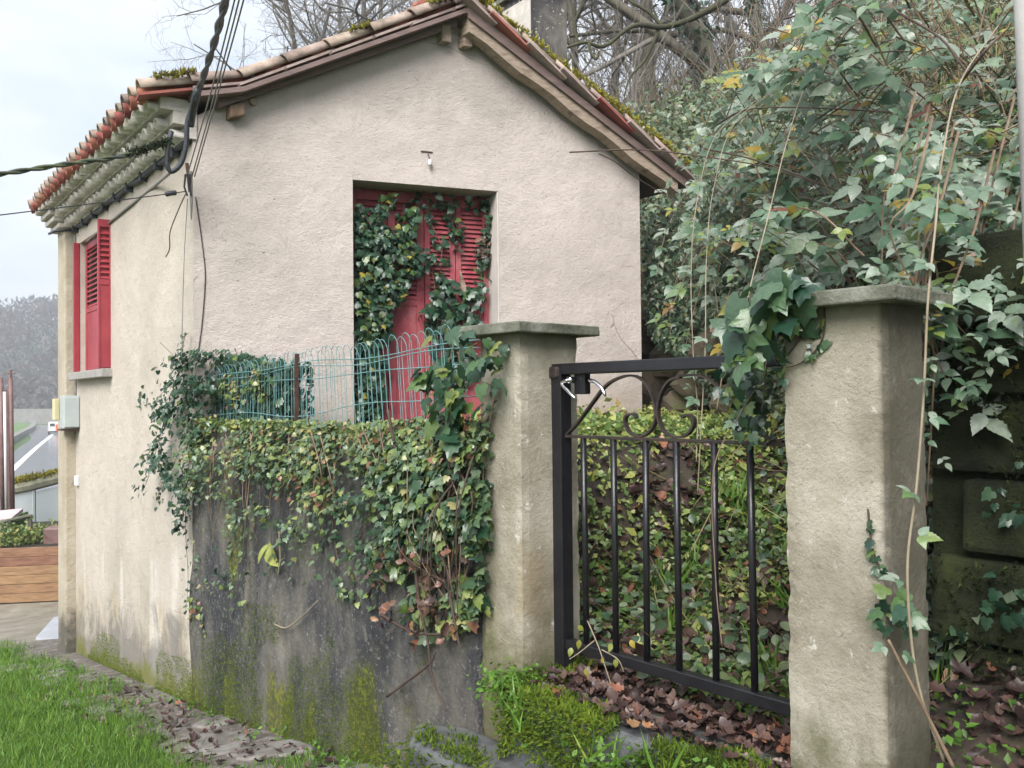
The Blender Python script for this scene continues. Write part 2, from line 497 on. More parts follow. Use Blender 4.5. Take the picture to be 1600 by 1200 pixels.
M['twig'] = simple('grey_twig', (0.10, 0.09, 0.08), (0.20, 0.18, 0.16), 3, 0.9, 0.0)
M['limbmoss'] = simple('mossy_limb', (0.035, 0.03, 0.022), (0.085, 0.09, 0.045), 6, 0.95, 0.6, 18)
M['cane'] = simple('bramble_cane', (0.10, 0.06, 0.045), (0.27, 0.20, 0.13), 9, 0.7, 0.2, 60)
M['palecane'] = simple('pale_dry_cane', (0.18, 0.145, 0.10), (0.33, 0.28, 0.20), 9, 0.75, 0.2, 60)
M['darkstem'] = simple('dark_stem', (0.035, 0.024, 0.022), (0.10, 0.065, 0.05), 9, 0.8, 0.3, 60)
M['plank'] = simple('larch_plank', (0.17, 0.09, 0.05), (0.33, 0.19, 0.105), 4, 0.75, 0.4, 30, (1, 1, 6), objrand=0.35)
M['greywood'] = simple('grey_rail', (0.14, 0.14, 0.10), (0.26, 0.26, 0.19), 6, 0.9, 0.3, 30)
M['brownsteel'] = simple('brown_steel', (0.13, 0.075, 0.07), (0.22, 0.13, 0.12), 5, 0.5, 0.0)
M['pink'] = simple('pinkish_concrete', (0.42, 0.34, 0.34), (0.55, 0.46, 0.46), 5, 0.8, 0.3, 40)
M['asphalt'] = simple('wet_asphalt', (0.20, 0.215, 0.235), (0.26, 0.275, 0.30), 0.6, 0.16, 0.0, spec=1.0)
M['paint'] = simple('road_paint', (0.72, 0.72, 0.72), (0.8, 0.8, 0.8), 4, 0.6, 0.0)
M['farstone'] = simple('far_stone', (0.16, 0.155, 0.14), (0.28, 0.27, 0.25), 0.7, 0.9, 0.0)
M['fargrass'] = simple('far_grass', (0.07, 0.15, 0.03), (0.12, 0.22, 0.05), 0.4, 0.9, 0.0)
M['hillsoil'] = simple('wooded_hill_floor', (0.055, 0.05, 0.045), (0.12, 0.105, 0.09), 0.05, 0.95, 0.0)
M['van'] = simple('van_white', (0.68, 0.68, 0.68), (0.74, 0.74, 0.74), 2, 0.35, 0.0)
M['orange'] = simple('van_orange', (0.62, 0.13, 0.05), (0.68, 0.17, 0.07), 2, 0.4, 0.0)
M['tyre'] = simple('tyre_rubber', (0.015, 0.015, 0.016), (0.03, 0.03, 0.03), 5, 0.8, 0.0)
M['pathstone'] = simple('muddy_stone', (0.085, 0.075, 0.065), (0.19, 0.175, 0.16), 6, 0.7, 0.9, 30, c3=(0.26, 0.245, 0.235))
M['tarp'] = simple('grey_sheet', (0.34, 0.36, 0.40), (0.46, 0.48, 0.52), 3, 0.5, 0.0)
t = NT('plastic_glazing')
t.done((0.62, 0.67, 0.70), 0.25, None, 0.5)
t.b.inputs['Transmission Weight'].default_value = 0.55
M['glaze'] = t.m
t = NT('window_glass')
t.done((0.03, 0.035, 0.04), 0.08, None, 0.6)
M['glass'] = t.m

# lane ground: grass verge, trodden path by the wall, gravel yard
t = NT('lane_ground')
qf = t.plane(NO[0], NO[1], 0, -float(S0 @ NO))
sf = t.plane(SD[0], SD[1], 0, -float(S0 @ SD))
nz = t.noise(1.3, 6, 0.65)
path = t.ramp(t.noise(9, 8, 0.78), [(0.32, (0.06, 0.048, 0.038)), (0.5, (0.17, 0.15, 0.13)), (0.66, (0.30, 0.28, 0.265))])
grass = t.ramp(t.noise(4, 6, 0.7), [(0.3, (0.05, 0.065, 0.018)), (0.7, (0.10, 0.17, 0.032))])
qg = t.math('ADD', qf, t.math('MULTIPLY', sf, 0.07))
c = t.mix(t.mask(t.math('ADD', qg, t.math('MULTIPLY', nz, 0.5)), 0.84, 1.02), path, grass)
grav = t.ramp(t.noise(3, 8, 0.75), [(0.3, (0.17, 0.155, 0.12)), (0.7, (0.36, 0.33, 0.27))])
c = t.mix(t.mask(t.math('ADD', sf, t.math('MULTIPLY', nz, 1.4)), 9.2, 9.9), c, grav)
c = t.mix(t.mask(t.plane(0, 1, 0, 0), 17, 22), c, (0.075, 0.13, 0.035))
M['lane'] = t.done(c, 0.85, t.bump(t.noise(26, 6, 0.75), 0.8, 0.03), 0.3)
M['soil'] = simple('garden_soil', (0.016, 0.012, 0.010), (0.045, 0.034, 0.026), 6, 0.9, 1.0, 30, c3=(0.05, 0.055, 0.02))

# foliage (tint 0 dark .. 1 odd)
IVY = leafmat('ivy_leaf', [(0.0, (0.014, 0.048, 0.030)), (0.40, (0.034, 0.090, 0.050)), (0.62, (0.085, 0.150, 0.085)), (0.74, (0.075, 0.155, 0.05)), (0.88, (0.15, 0.21, 0.05)), (0.97, (0.38, 0.31, 0.05))], 0.30)
IVYW = leafmat('wall_ivy_leaf', [(0.0, (0.022, 0.065, 0.035)), (0.25, (0.06, 0.12, 0.06)), (0.48, (0.17, 0.24, 0.14)), (0.62, (0.14, 0.22, 0.06)), (0.76, (0.28, 0.33, 0.10)), (0.87, (0.38, 0.33, 0.16)), (0.95, (0.26, 0.12, 0.07))], 0.30)
BRAM = leafmat('bramble_leaf', [(0.0, (0.040, 0.105, 0.055)), (0.32, (0.09, 0.17, 0.095)), (0.52, (0.23, 0.31, 0.225)), (0.68, (0.34, 0.39, 0.33)), (0.82, (0.13, 0.23, 0.075)), (0.90, (0.22, 0.27, 0.05)), (0.955, (0.45, 0.33, 0.05)), (1.0, (0.20, 0.075, 0.045))], 0.40, 0.30, 0.8)  # pale mid stops: whitish undersides, and sky sheen put into the colour
BANK = leafmat('bank_leaf', [(0.0, (0.032, 0.075, 0.04)), (0.4, (0.075, 0.135, 0.07)), (0.62, (0.20, 0.25, 0.17)), (0.78, (0.20, 0.25, 0.11)), (0.90, (0.27, 0.26, 0.10)), (1.0, (0.28, 0.16, 0.09))], 0.36)
COVER = leafmat('ground_cover_leaf', [(0.0, (0.05, 0.11, 0.035)), (0.35, (0.13, 0.22, 0.06)), (0.6, (0.27, 0.34, 0.10)), (0.8, (0.40, 0.42, 0.11)), (0.92, (0.46, 0.42, 0.14)), (1.0, (0.32, 0.17, 0.08))], 0.36, 0.25, 0.6)
LITTER = leafmat('fallen_leaf', [(0.0, (0.030, 0.018, 0.017)), (0.4, (0.085, 0.048, 0.042)), (0.7, (0.15, 0.095, 0.08)), (0.88, (0.24, 0.085, 0.045)), (1.0, (0.34, 0.24, 0.12))], 0.42, 0.05, 0.5)
MOSS = leafmat('moss_tuft', [(0.0, (0.035, 0.065, 0.012)), (0.5, (0.11, 0.175, 0.022)), (1.0, (0.24, 0.31, 0.03))], 0.85, 0.25, 0.2)
ROOFMOSS = leafmat('roof_moss', [(0.0, (0.14, 0.125, 0.04)), (0.5, (0.30, 0.27, 0.05)), (1.0, (0.47, 0.42, 0.035))], 0.9, 0.2, 0.2)
GRASS = leafmat('grass_blade', [(0.0, (0.05, 0.10, 0.02)), (0.5, (0.11, 0.23, 0.035)), (0.9, (0.19, 0.34, 0.05)), (1.0, (0.34, 0.34, 0.10))], 0.45, 0.3, 0.4)
FARWOOD = leafmat('far_wood', [(0.0, (0.035, 0.028, 0.025)), (0.6, (0.085, 0.065, 0.052)), (0.85, (0.12, 0.09, 0.07)), (0.9, (0.018, 0.05, 0.03)), (1.0, (0.025, 0.06, 0.035))], 0.9, 0.0, 0.2)

# ------------------------------------------------------------------ leaf shapes (tip +y, normal +z)
def fan(outline, centre):
    n = len(outline)
    V = np.array(list(outline) + [centre], float)
    F = np.array([(i, (i + 1) % n, n) for i in range(n)])
    return V, F
def ivy_shape():
    o = [(0, 0.02, 0), (0.20, -0.10, -0.04), (0.38, -0.02, -0.07), (0.50, 0.17, -0.10), (0.36, 0.33, -0.02), (0.38, 0.56, -0.07), (0.21, 0.64, 0.0), (0.10, 0.84, -0.05), (0, 1.0, -0.12),
         (-0.10, 0.84, -0.05), (-0.21, 0.62, 0.0), (-0.40, 0.58, -0.05), (-0.35, 0.34, -0.01), (-0.50, 0.15, -0.08), (-0.36, -0.03, -0.06), (-0.20, -0.10, -0.04)]
    return fan(o, (0, 0.33, 0.045))
def ovate_shape(curl=0.12, wide=0.34):
    ys = [0.0, 0.12, 0.34, 0.58, 0.82, 1.0]
    ws = [0.0, 0.56, 0.94, 1.0, 0.70, 0.0]
    V, F = [], []
    for i, (y, wv) in enumerate(zip(ys, ws)):
        z = -curl * (y - 0.45) ** 2 * 2.2
        V += [(0, y, z - 0.035), (wv * wide, y - 0.03, z + 0.05 * wv), (-wv * wide, y - 0.03, z + 0.05 * wv)]
    for i in range(5):
        a, b = 3 * i, 3 * i + 3
        for k in (1, 2):
            q = (a, a + k, b + k, b) if k == 1 else (a, b, b + k, a + k)
            if i == 0: F.append((q[0], b + k, b) if k == 1 else (a, b, b + k))
            elif i == 4: F.append((a, a + k, b) if k == 1 else (a, b, a + k))
            else: F += [(q[0], q[1], q[2]), (q[0], q[2], q[3])]
    return np.array(V, float), np.array(F)
def bramble_shape():
    ys = np.array([0.0, 0.07, 0.13, 0.22, 0.28, 0.37, 0.43, 0.52, 0.58, 0.67, 0.73, 0.82, 0.90, 1.0])
    ws = np.interp(ys, [0, 0.1, 0.25, 0.4, 0.6, 0.8, 1.0], [0.0, 0.55, 0.92, 1.0, 0.80, 0.42, 0.0])
    ws[1:-1] *= np.where(np.arange(1, len(ys) - 1) % 2, 1.07, 0.90)
    V, F = [], []
    for i, (y, wv) in enumerate(zip(ys, ws)):
        z = -0.34 * (y - 0.35) ** 2 - 0.05
        rip = 0.022 * math.sin(i * math.pi) + (0.02 if i % 2 else -0.012)
        V += [(0, y, z), (wv * 0.30, y - 0.02, z + 0.10 * wv - 0.09 * wv * wv + rip * wv), (-wv * 0.30, y - 0.02, z + 0.10 * wv - 0.09 * wv * wv + rip * wv)]
    m = len(ys)
    for i in range(m - 1):
        a, b = 3 * i, 3 * i + 3
        if i == 0: F += [(a, b + 1, b), (a, b, b + 2)]
        elif i == m - 2: F += [(a, a + 1, b), (a, b, a + 2)]
        else: F += [(a, a + 1, b + 1), (a, b + 1, b), (a, b, b + 2), (a, b + 2, a + 2)]
    return np.array(V, float), np.array(F)
def small_shape():
    V = np.array([(0, 0, 0), (0.30, 0.42, 0.07), (0, 0.5, -0.02), (-0.30, 0.42, 0.07), (0, 1, -0.08)], float)
    return V, np.array([(0, 1, 2), (0, 2, 3), (1, 4, 2), (2, 4, 3)])
def oak_shape():
    o = [(0.02, 0, 0), (0.17, 0.12, 0.06), (0.19, 0.24, 0.06), (0.31, 0.36, 0.19), (0.26, 0.48, 0.10), (0.33, 0.62, 0.22), (0.22, 0.74, 0.08), (0.15, 0.93, 0.17), (0, 1, 0.20),
         (-0.12, 0.93, 0.06), (-0.22, 0.76, 0.03), (-0.33, 0.60, 0.10), (-0.25, 0.46, 0.08), (-0.29, 0.34, 0.21), (-0.18, 0.22, 0.09), (-0.15, 0.12, 0.06)]
    return fan(o, (0, 0.5, -0.05))
def blade_shape():
    V = np.array([(-0.035, 0, 0), (0.035, 0, 0), (-0.03, 0.5, 0.03), (0.03, 0.5, 0.03), (0, 1, 0.22)], float)
    return V, np.array([(0, 1, 3), (0, 3, 2), (2, 3, 4)])
def stalk_shape():
    V = np.array([(-0.006, 0, 0), (0.006, 0, 0), (-0.004, 0.5, 0.03), (0.004, 0.5, 0.03), (0, 1, 0.2)], float)
    return V, np.array([(0, 1, 3), (0, 3, 2), (2, 3, 4)])
def tuft_shape():
    V = np.array([(-0.22, 0, 0), (0.22, 0, 0.0), (0, 1, 0.1)], float)
    return V, np.array([(0, 1, 2)])
def star_shape():                                    # bristly moss tuft, three crossed spikes
    V, F = [], []
    for k in range(3):
        a = k * 2.1
        c_, s_ = math.cos(a), math.sin(a)
        b = len(V)
        V += [(-0.2 * c_, 0, -0.2 * s_), (0.2 * c_, 0, 0.2 * s_), (0.28 * s_, 1, -0.28 * c_)]
        F.append((b, b + 1, b + 2))
    return np.array(V, float), np.array(F)
SH = dict(ivy=ivy_shape(), ovate=ovate_shape(), bramble=bramble_shape(), small=small_shape(), oak=oak_shape(), blade=blade_shape(), tuft=tuft_shape(), stalk=stalk_shape(), star=star_shape())
SHM = {}

def frames(N, D):
    N = N / (np.linalg.norm(N, axis=1, keepdims=True) + 1e-9)
    D = D - N * np.sum(N * D, axis=1, keepdims=True)
    D = D / (np.linalg.norm(D, axis=1, keepdims=True) + 1e-9)
    X = np.cross(D, N)
    return np.stack([X, D, N], axis=2)           # columns
def cloud(name, shape, P, N, D, size, tint, mat, parent=None, n_obj=0, part='leaf', kind='stuff', label=None, cat=None):
    """One mesh of leaves; the n_obj that show largest become objects of their own."""
    P = np.asarray(P, float); N = np.asarray(N, float); D = np.asarray(D, float)
    size = np.asarray(size, float); tint = np.clip(np.asarray(tint, float), 0, 1)
    Fm = frames(N, D)
    T, TF = SH[shape]
    keep = np.ones(len(P), bool)
    if n_obj and parent is not None:
        v = P - CAM
        dz = v @ _fw
        px = 800 + FPX * (v @ _rt) / dz
        py = 600 - FPX * (v @ _up) / dz
        vis = (dz > 0.3) & (px > -20) & (px < 1620) & (py > -20) & (py < 1220)
        app = np.where(vis, size / np.maximum(dz, 0.3), 0) * (0.35 + np.abs(np.sum(Fm[:, :, 2] * (v / np.linalg.norm(v, axis=1, keepdims=True)), axis=1)))
        idx = np.argsort(-app)[:n_obj]
        idx = [i for i in idx if app[i] > 0]
        keep[idx] = False
        key = (shape, mat.name)
        if key not in SHM:
            SHM[key] = np_mesh(shape + '_leaf', T, TF, mat, smooth=True)
        for i in idx:
            o = link(part, SHM[key], parent)
            m = Fm[i] * size[i]
            o.matrix_basis = Matrix(((m[0, 0], m[0, 1], m[0, 2], P[i, 0]), (m[1, 0], m[1, 1], m[1, 2], P[i, 1]), (m[2, 0], m[2, 1], m[2, 2], P[i, 2]), (0, 0, 0, 1)))
            o.color = (tint[i], 0, 0, 1)
    P, Fm, size, tint = P[keep], Fm[keep], size[keep], tint[keep]
    n = len(P)
    V = np.einsum('nij,kj->nki', Fm * size[:, None, None], T) + P[:, None, :]
    F = TF[None] + (np.arange(n) * len(T))[:, None, None]
    o = link(name, np_mesh(name, V.reshape(-1, 3), F.reshape(-1, 3), mat, np.repeat(tint, len(T)), True), parent)
    o.color = (0, 0, 0, 1)
    return tag(o, label, cat, None, kind)
def rnd(n, k=3):
    return rng.normal(size=(n, k))
def poly_in(poly, x, y):
    poly = np.asarray(poly, float)
    ins = np.zeros(len(x), bool)
    j = len(poly) - 1
    for i in range(len(poly)):
        c_ = ((poly[i, 1] > y) != (poly[j, 1] > y)) & (x < (poly[j, 0] - poly[i, 0]) * (y - poly[i, 1]) / (poly[j, 1] - poly[i, 1] + 1e-12) + poly[i, 0])
        ins ^= c_
        j = i
    return ins
def vnoise(x, y, f, seed=0):                        # smooth value noise
    x = np.asarray(x, float) * f + seed * 17.3
    y = np.asarray(y, float) * f + seed * 9.1
    xi, yi = np.floor(x), np.floor(y)
    fx, fy = x - xi, y - yi
    fx, fy = fx * fx * (3 - 2 * fx), fy * fy * (3 - 2 * fy)
    def h(a, b):
        q = np.sin(a * 127.1 + b * 311.7 + seed * 74.7) * 43758.5453
        return q - np.floor(q)
    return (h(xi, yi) * (1 - fx) + h(xi + 1, yi) * fx) * (1 - fy) + (h(xi, yi + 1) * (1 - fx) + h(xi + 1, yi + 1) * fx) * fy
def fbm(x, y, f, seed=0):
    return vnoise(x, y, f, seed) * 0.55 + vnoise(x, y, f * 2.1, seed + 1) * 0.28 + vnoise(x, y, f * 4.3, seed + 2) * 0.17
def sstep(a, b, x):
    u = np.clip((x - a) / (b - a), 0, 1)
    return u * u * (3 - 2 * u)

# ================================================================== terrain
def low_z(X, Y):
    X = np.asarray(X, float); Y = np.asarray(Y, float)
    s, q = sq(X, Y)
    z = 0.03 - 0.133 * np.clip(s, -1.2, 40)
    z = np.maximum(z, -1.62)
    z = z + (fbm(X, Y, 1.6, 3) - 0.5) * 0.10 * sstep(0.15, 0.7, q) + (fbm(X, Y, 0.4, 5) - 0.5) * 0.12 * sstep(0.6, 2.0, q)
    d = sstep(15, 45, Y)
    z = z * (1 - d) + (-4.02) * d
    return np.where(Y > 45, -4.02, z)
P1, P2 = np.array([1.52, 2.75]), np.array([1.95, 7.7])
_d1 = unit(P2 - P1)
_n1 = np.array([_d1[1], -_d1[0]])
def hill_z(X, Y):
    X = np.asarray(X, float); Y = np.asarray(Y, float)
    s, q = sq(X, Y)
    e1 = (X - P1[0]) * _n1[0] + (Y - P1[1]) * _n1[1]
    e2 = (X - P2[0]) * -NS[0] + (Y - P2[1]) * -NS[1]
    k = 5.0
    e = np.log(np.exp(np.clip(k * e1, -50, 300)) + np.exp(np.clip(k * e2, -50, 300))) / k
    bank = np.interp(e, [-5, -0.15, 0.15, 0.8, 2.0, 6, 20, 60, 200], [0, 0, 0.35, 1.75, 2.9, 4.7, 10.8, 24, 40])
    ramp = np.interp(-q, [0.0, 0.35, 0.75, 1.5, 3.4], [0.52, 0.55, 0.66, 0.98, 1.42])
    side = sstep(0.05, 0.8, s + np.clip(-q - 0.3, 0, 3) * 0.15)
    gz = ramp * (1 - side) + 1.42 * side
    z = gz + bank + (fbm(X, Y, 2.2, 8) - 0.5) * 0.16 * sstep(0.3, 0.9, -q) + (fbm(X, Y, 0.5, 2) - 0.5) * 1.2 * sstep(0.8, 4, e)
    strip = (s < -1.40) & (q > -0.62)
    return np.where(strip, 0.42 + np.clip(-q, -0.5, 0.62) * 0.62, z)
def grid(name, xs, ys, fz, mat, swap=None, cut=None):
    Xg, Yg = np.meshgrid(xs, ys, indexing='ij')
    A, B = (Xg, Yg) if swap is None else swap(Xg, Yg)
    V = np.stack([A, B, fz(A, B)], axis=2).reshape(-1, 3)
    nx, ny = len(xs), len(ys)
    I = np.arange(nx * ny).reshape(nx, ny)
    F = np.stack([I[:-1, :-1], I[1:, :-1], I[1:, 1:], I[:-1, 1:]], axis=2).reshape(-1, 4)
    if cut is not None:
        c_ = V[F].mean(axis=1)
        F = F[~cut(c_[:, 0], c_[:, 1])]
    return tag(link(name, np_mesh(name, V, F, mat, smooth=True)), kind='structure')
xs = np.concatenate([[-1500, -900, -500, -300, -200, -140, -100, -70, -50, -35, -26, -20, -15], np.arange(-12, 3.01, 0.12), [4, 6, 9, 14, 20, 40, 90, 200, 500, 1200]])
ys = np.concatenate([[-60, -30, -12, -6, -3, -1], np.arange(0, 15.01, 0.12), [16, 17, 18, 20, 22, 25, 29, 34, 40, 46, 60, 90, 140, 200, 300, 500, 900, 1800]])
ground = grid('ground', xs, ys, low_z, M['lane'])
ss = np.concatenate([np.arange(-6, 4.01, 0.10), np.arange(4.3, 12, 0.4), [13, 15, 17, 20, 24, 30, 38, 48, 60, 80, 110]])
qs = np.concatenate([[-0.06], -np.arange(0.14, 6.0, 0.10), -np.arange(6.2, 14, 0.4), [-15, -17, -20, -24, -30, -38, -50, -65, -85, -110]])[::-1]
def hill_cut(X, Y):                                   # the hillside stops behind the house, on its lane side
    out = (X - K[0]) * NS[0] + (Y - K[1]) * NS[1]
    a = H(0, 4.0, 0)
    bx = unit([-0.36, 0.93])
    nb_ = np.array([-bx[1], bx[0]])
    past = (X - a[0]) * HS[0] + (Y - a[1]) * HS[1] > 0
    return ((out > -0.15) & (Y > K[1] - 0.1)) | (past & ((X - a[0]) * nb_[0] + (Y - a[1]) * nb_[1] > 0))
hillside = grid('hillside', ss, qs, hill_z, M['soil'], swap=lambda s, q: (S0[0] + SD[0] * s + NO[0] * q, S0[1] + SD[1] * s + NO[1] * q), cut=hill_cut)

# far hill, road, its line and the traffic island
def far_hill_z(X, Y):
    u = np.clip((Y - 235 + 0.25 * (X + 120)) / 150, 0, 1)
    return -4.3 + 44 * u * u * (3 - 2 * u) + (fbm(X, Y, 0.02, 4) - 0.5) * 16 * u
far_hill = grid('far_hill', np.linspace(-420, 40, 36), np.linspace(215, 470, 26), far_hill_z, M['hillsoil'])
def strip(pts, wid, z, name, mat, th=0.0):
    pts = spline([np.array([x, y, 0.0]) for x, y in pts], 8)
    mb = MB()
    L = []
    for i, p in enumerate(pts):
        t_ = unit(pts[min(i + 1, len(pts) - 1)] - pts[max(i - 1, 0)])
        n_ = np.array([-t_[1], t_[0], 0]) * wid / 2
        L += [p + n_ + [0, 0, z], p - n_ + [0, 0, z]]
    m = len(pts)
    if th:
        L2 = [x + np.array([0, 0, th]) for x in L]
        mb.add(L + L2, [(2 * i, 2 * i + 2, 2 * i + 3, 2 * i + 1) for i in range(m - 1)] + [(2 * m + 2 * i + 1, 2 * m + 2 * i + 3, 2 * m + 2 * i + 2, 2 * m + 2 * i) for i in range(m - 1)]
               + [(2 * i, 2 * m + 2 * i, 2 * m + 2 * i + 2, 2 * i + 2) for i in range(m - 1)] + [(2 * i + 1, 2 * i + 3, 2 * m + 2 * i + 3, 2 * m + 2 * i + 1) for i in range(m - 1)])
    else:
        mb.add(L, [(2 * i + 1, 2 * i + 3, 2 * i + 2, 2 * i) for i in range(m - 1)])
    return mb.build(name, mat)
road = tag(strip([(-8, 30), (-27, 62), (-50, 106), (-74, 152), (-106, 196), (-160, 226), (-260, 246)], 19, -3.95, 'road', M['asphalt']), kind='structure')
line_pts = [tuple(hitz(px, py, -3.94)[:2]) for px, py in ((14, 739), (32, 722), (55, 701), (72, 687), (82, 679))]
road_line = strip(line_pts, 0.55, -3.94, 'road_marking', M['paint'])
road_line.parent = road
isl = [tuple(hitz(px, py, -3.95)[:2]) for px, py in ((-20, 712), (10, 695), (30, 683), (49, 672), (52, 665), (40, 661), (22, 660), (4, 661), (-30, 664))]
island = tag(MB().prism([np.array([x, y, -3.93]) for x, y in isl[::-1]], (0, 0, 0.12)).build('verge', M['fargrass']), kind='structure')
parapet = strip(isl, 1.0, -3.98, 'parapet', M['farstone'], 0.85)
tag(parapet, 'low grey stone parapet curving round the grass verge by the road', 'wall')
fw_ = strip([(-30, 262), (-105, 232), (-160, 248), (-260, 268)], 1.0, -4.2, 'roadside_wall', M['farstone'], 4.2)
tag(fw_, 'long pale stone wall at the foot of the wooded hill across the road', 'wall')

# ================================================================== house
house = empty('house', H(1.7, 2.0, 1.4), 'small cream rendered house with red shutters and a tiled gable roof', 'house')
RW = 3.48                                             # gable width
RL = [(-0.36, 3.70), (0.27, 3.845), (1.87, 4.63)]     # bed line of the left slope (w, z)
RR = [(3.80, 3.475), (1.87, 4.63)]
RDECK = [(-0.04, 3.774), (0.27, 3.845), (1.87, 4.63)]
def zl(wv):
    return float(np.interp(wv, [p[0] for p in RL], [p[1] for p in RL]))
def zrr(wv):
    return float(np.interp(wv, [1.87, 3.80], [4.63, 3.475]))
T1 = 4.1                                              # house length
DW0, DW1, DZ0, DZ1 = 1.095, 2.232, 1.36, 3.26         # door opening
mb = MB()
th = 0.28
def gpoly(pts):
    return [H(a, 0, z) for a, z in pts]
mb.prism(gpoly([(0, -1.4), (DW0, -1.4), (DW0, zl(DW0) - 0.1), (0.27, zl(0.27) - 0.10), (0, 3.60)]), v3(GB * th, 0))
mb.prism(gpoly([(DW1, 0.4), (RW, 0.4), (RW, zrr(RW) - 0.10), (DW1, zrr(DW1) - 0.1)]), v3(GB * th, 0))
mb.prism(gpoly([(DW0, DZ1), (DW1, DZ1), (DW1, zrr(DW1) - 0.1), (1.87, 4.52), (DW0, zl(DW0) - 0.1)]), v3(GB * th, 0))
mb.prism(gpoly([(DW0, -0.5), (DW1, -0.5), (DW1, DZ0), (DW0, DZ0)]), v3(GB * th, 0))
mb.build('gable_wall', M['gable'], house)
# smooth reveals round the door recess
mb = MB()
mb.box(H(DW1 - 0.012, 0, DZ0, 0.004), v3(G * 0.010, 0), v3(GB * 0.24, 0), (0, 0, DZ1 - DZ0 - 0.004))
mb.build('door_reveal', M['smooth'], house)
# side wall with its window opening
WT0, WT1, WZ0, WZ1 = 2.42, 3.62, 1.96, 3.27
mb = MB()
def sbox(t0, t1, z0, z1):
    mb.box(H(0, t0, z0), v3(HS * (t1 - t0), 0), v3(-NS * 0.25, 0), (0, 0, z1 - z0))
sbox(0.002, WT0, -1.5, 3.52)
sbox(WT1, T1, -1.5, 3.52)
sbox(WT0, WT1, -1.5, WZ0)
sbox(WT0, WT1, WZ1, 3.52)
mb.build('side_wall', M['side'], house)
# hidden right and rear walls, so the house is closed
mb = MB()
mb.prism([H(RW, 0.29, 0.4), H(RW, T1, 0.4), H(RW, T1, zrr(RW) - 0.1), H(RW, 0.29, zrr(RW) - 0.1)], v3(NS * 0.25, 0))
mb.build('far_side_wall', M['gable'], house)
mb = MB()
mb.prism([H(a, T1, z) for a, z in [(0, -1.5), (RW, 0.4), (RW, zrr(RW) - 0.1), (1.87, 4.52), (0.27, zl(0.27) - 0.1), (0, 3.55)]], v3(-GB * 0.2, 0))
mb.build('rear_wall', M['gable'], house)
# projecting pier at the far corner, with a rounded mortar capital
mb = MB()
mb.box(H(0, 3.84, -1.6, 0, -0.05), v3(HS * 0.36, 0), v3(NS * 0.155, 0), (0, 0, 5.06))
mb.build('corner_pier', M['pier'], house, bevel=0.02)
mb = MB()
for i, (zz, oo) in enumerate(((3.44, 0.17), (3.50, 0.22), (3.56, 0.26), (3.62, 0.31))):
    mb.box(H(0, 3.80 - 0.01 * i, zz, 0, -0.05), v3(HS * (0.42 + 0.02 * i), 0), v3(NS * (oo + 0.05), 0), (0, 0, 0.058))
mb.build('pier_capital', M['mortar'], house, bevel=0.015)

# ---- génoise: three courses of tile ends under the eave
def half_tile(r0, r1, L, th=0.014, n=7):              # axis +y, arch up
    mb = MB()
    V, F = [], []
    for y, r in ((0, r0), (L, r1)):
        for rr in (r, r - th):
            for k in range(n):
                a = math.pi * k / (n - 1)
                V.append((rr * math.cos(a), y, rr * math.sin(a) * 0.95))
    for k in range(n - 1):
        F += [(k, k + 1, 2 * n + k + 1, 2 * n + k), (n + k + 1, n + k, 3 * n + k, 3 * n + k + 1), (k + 1, k, n + k, n + k + 1), (2 * n + k, 2 * n + k + 1, 3 * n + k + 1, 3 * n + k)]
    F += [(0, 2 * n, 3 * n, n), (n - 1, 2 * n - 1, 4 * n - 1, 3 * n - 1)]
    return mb.add(V, F)
def mat4(X, Y, Z, o):
    return Matrix(((X[0], Y[0], Z[0], o[0]), (X[1], Y[1], Z[1], o[1]), (X[2], Y[2], Z[2], o[2]), (0, 0, 0, 1)))
cornice = MB()
for r in range(3):
    cornice.box(H(0, -0.02 - 0.002 * r, 3.445 + 0.085 * r, 0, -0.02), v3(HS * 3.82, 0), v3(NS * (0.070 + 0.085 * r), 0), (0, 0, 0.084))
cornice = cornice.build('cornice', M['mortar'], house)
gen_me = half_tile(0.068, 0.062, 0.20, 0.016).mesh('genoise_tile', M['genoise'], True)
for r in range(3):
    for i in range(26):
        tt = 0.085 + 0.146 * i + (0.073 if r == 1 else 0)
        if tt > 3.78: continue
        o = link('tile', gen_me, cornice)
        pos_ = H(0, tt, 3.452 + 0.085 * r + R.uniform(-0.004, 0.004), 0, 0.125 + 0.085 * r + R.uniform(-0.008, 0.008))
        j = R.uniform(-0.05, 0.05)
        o.matrix_basis = mat4(v3(HS, j), v3(-NS, 0.05), (0, 0, 1), pos_)

# ---- roof: deck, tiles, verge
roof = MB()
TA, TB = -0.19, T1 + 0.12
for prof in (RDECK, RR):
    for (w0, z0), (w1, z1) in zip(prof[:-1], prof[1:]):
        a, b, c, d = H(w0, TA, z0 - 0.055), H(w1, TA, z1 - 0.055), H(w1, TB, z1 - 0.055), H(w0, TB, z0 - 0.055)
        dn = np.array([0, 0, -0.035])
        roof.hexa([a + dn, b + dn, c + dn, d + dn, a, b, c, d])
roof = roof.build('roof', M['soffit'], house)
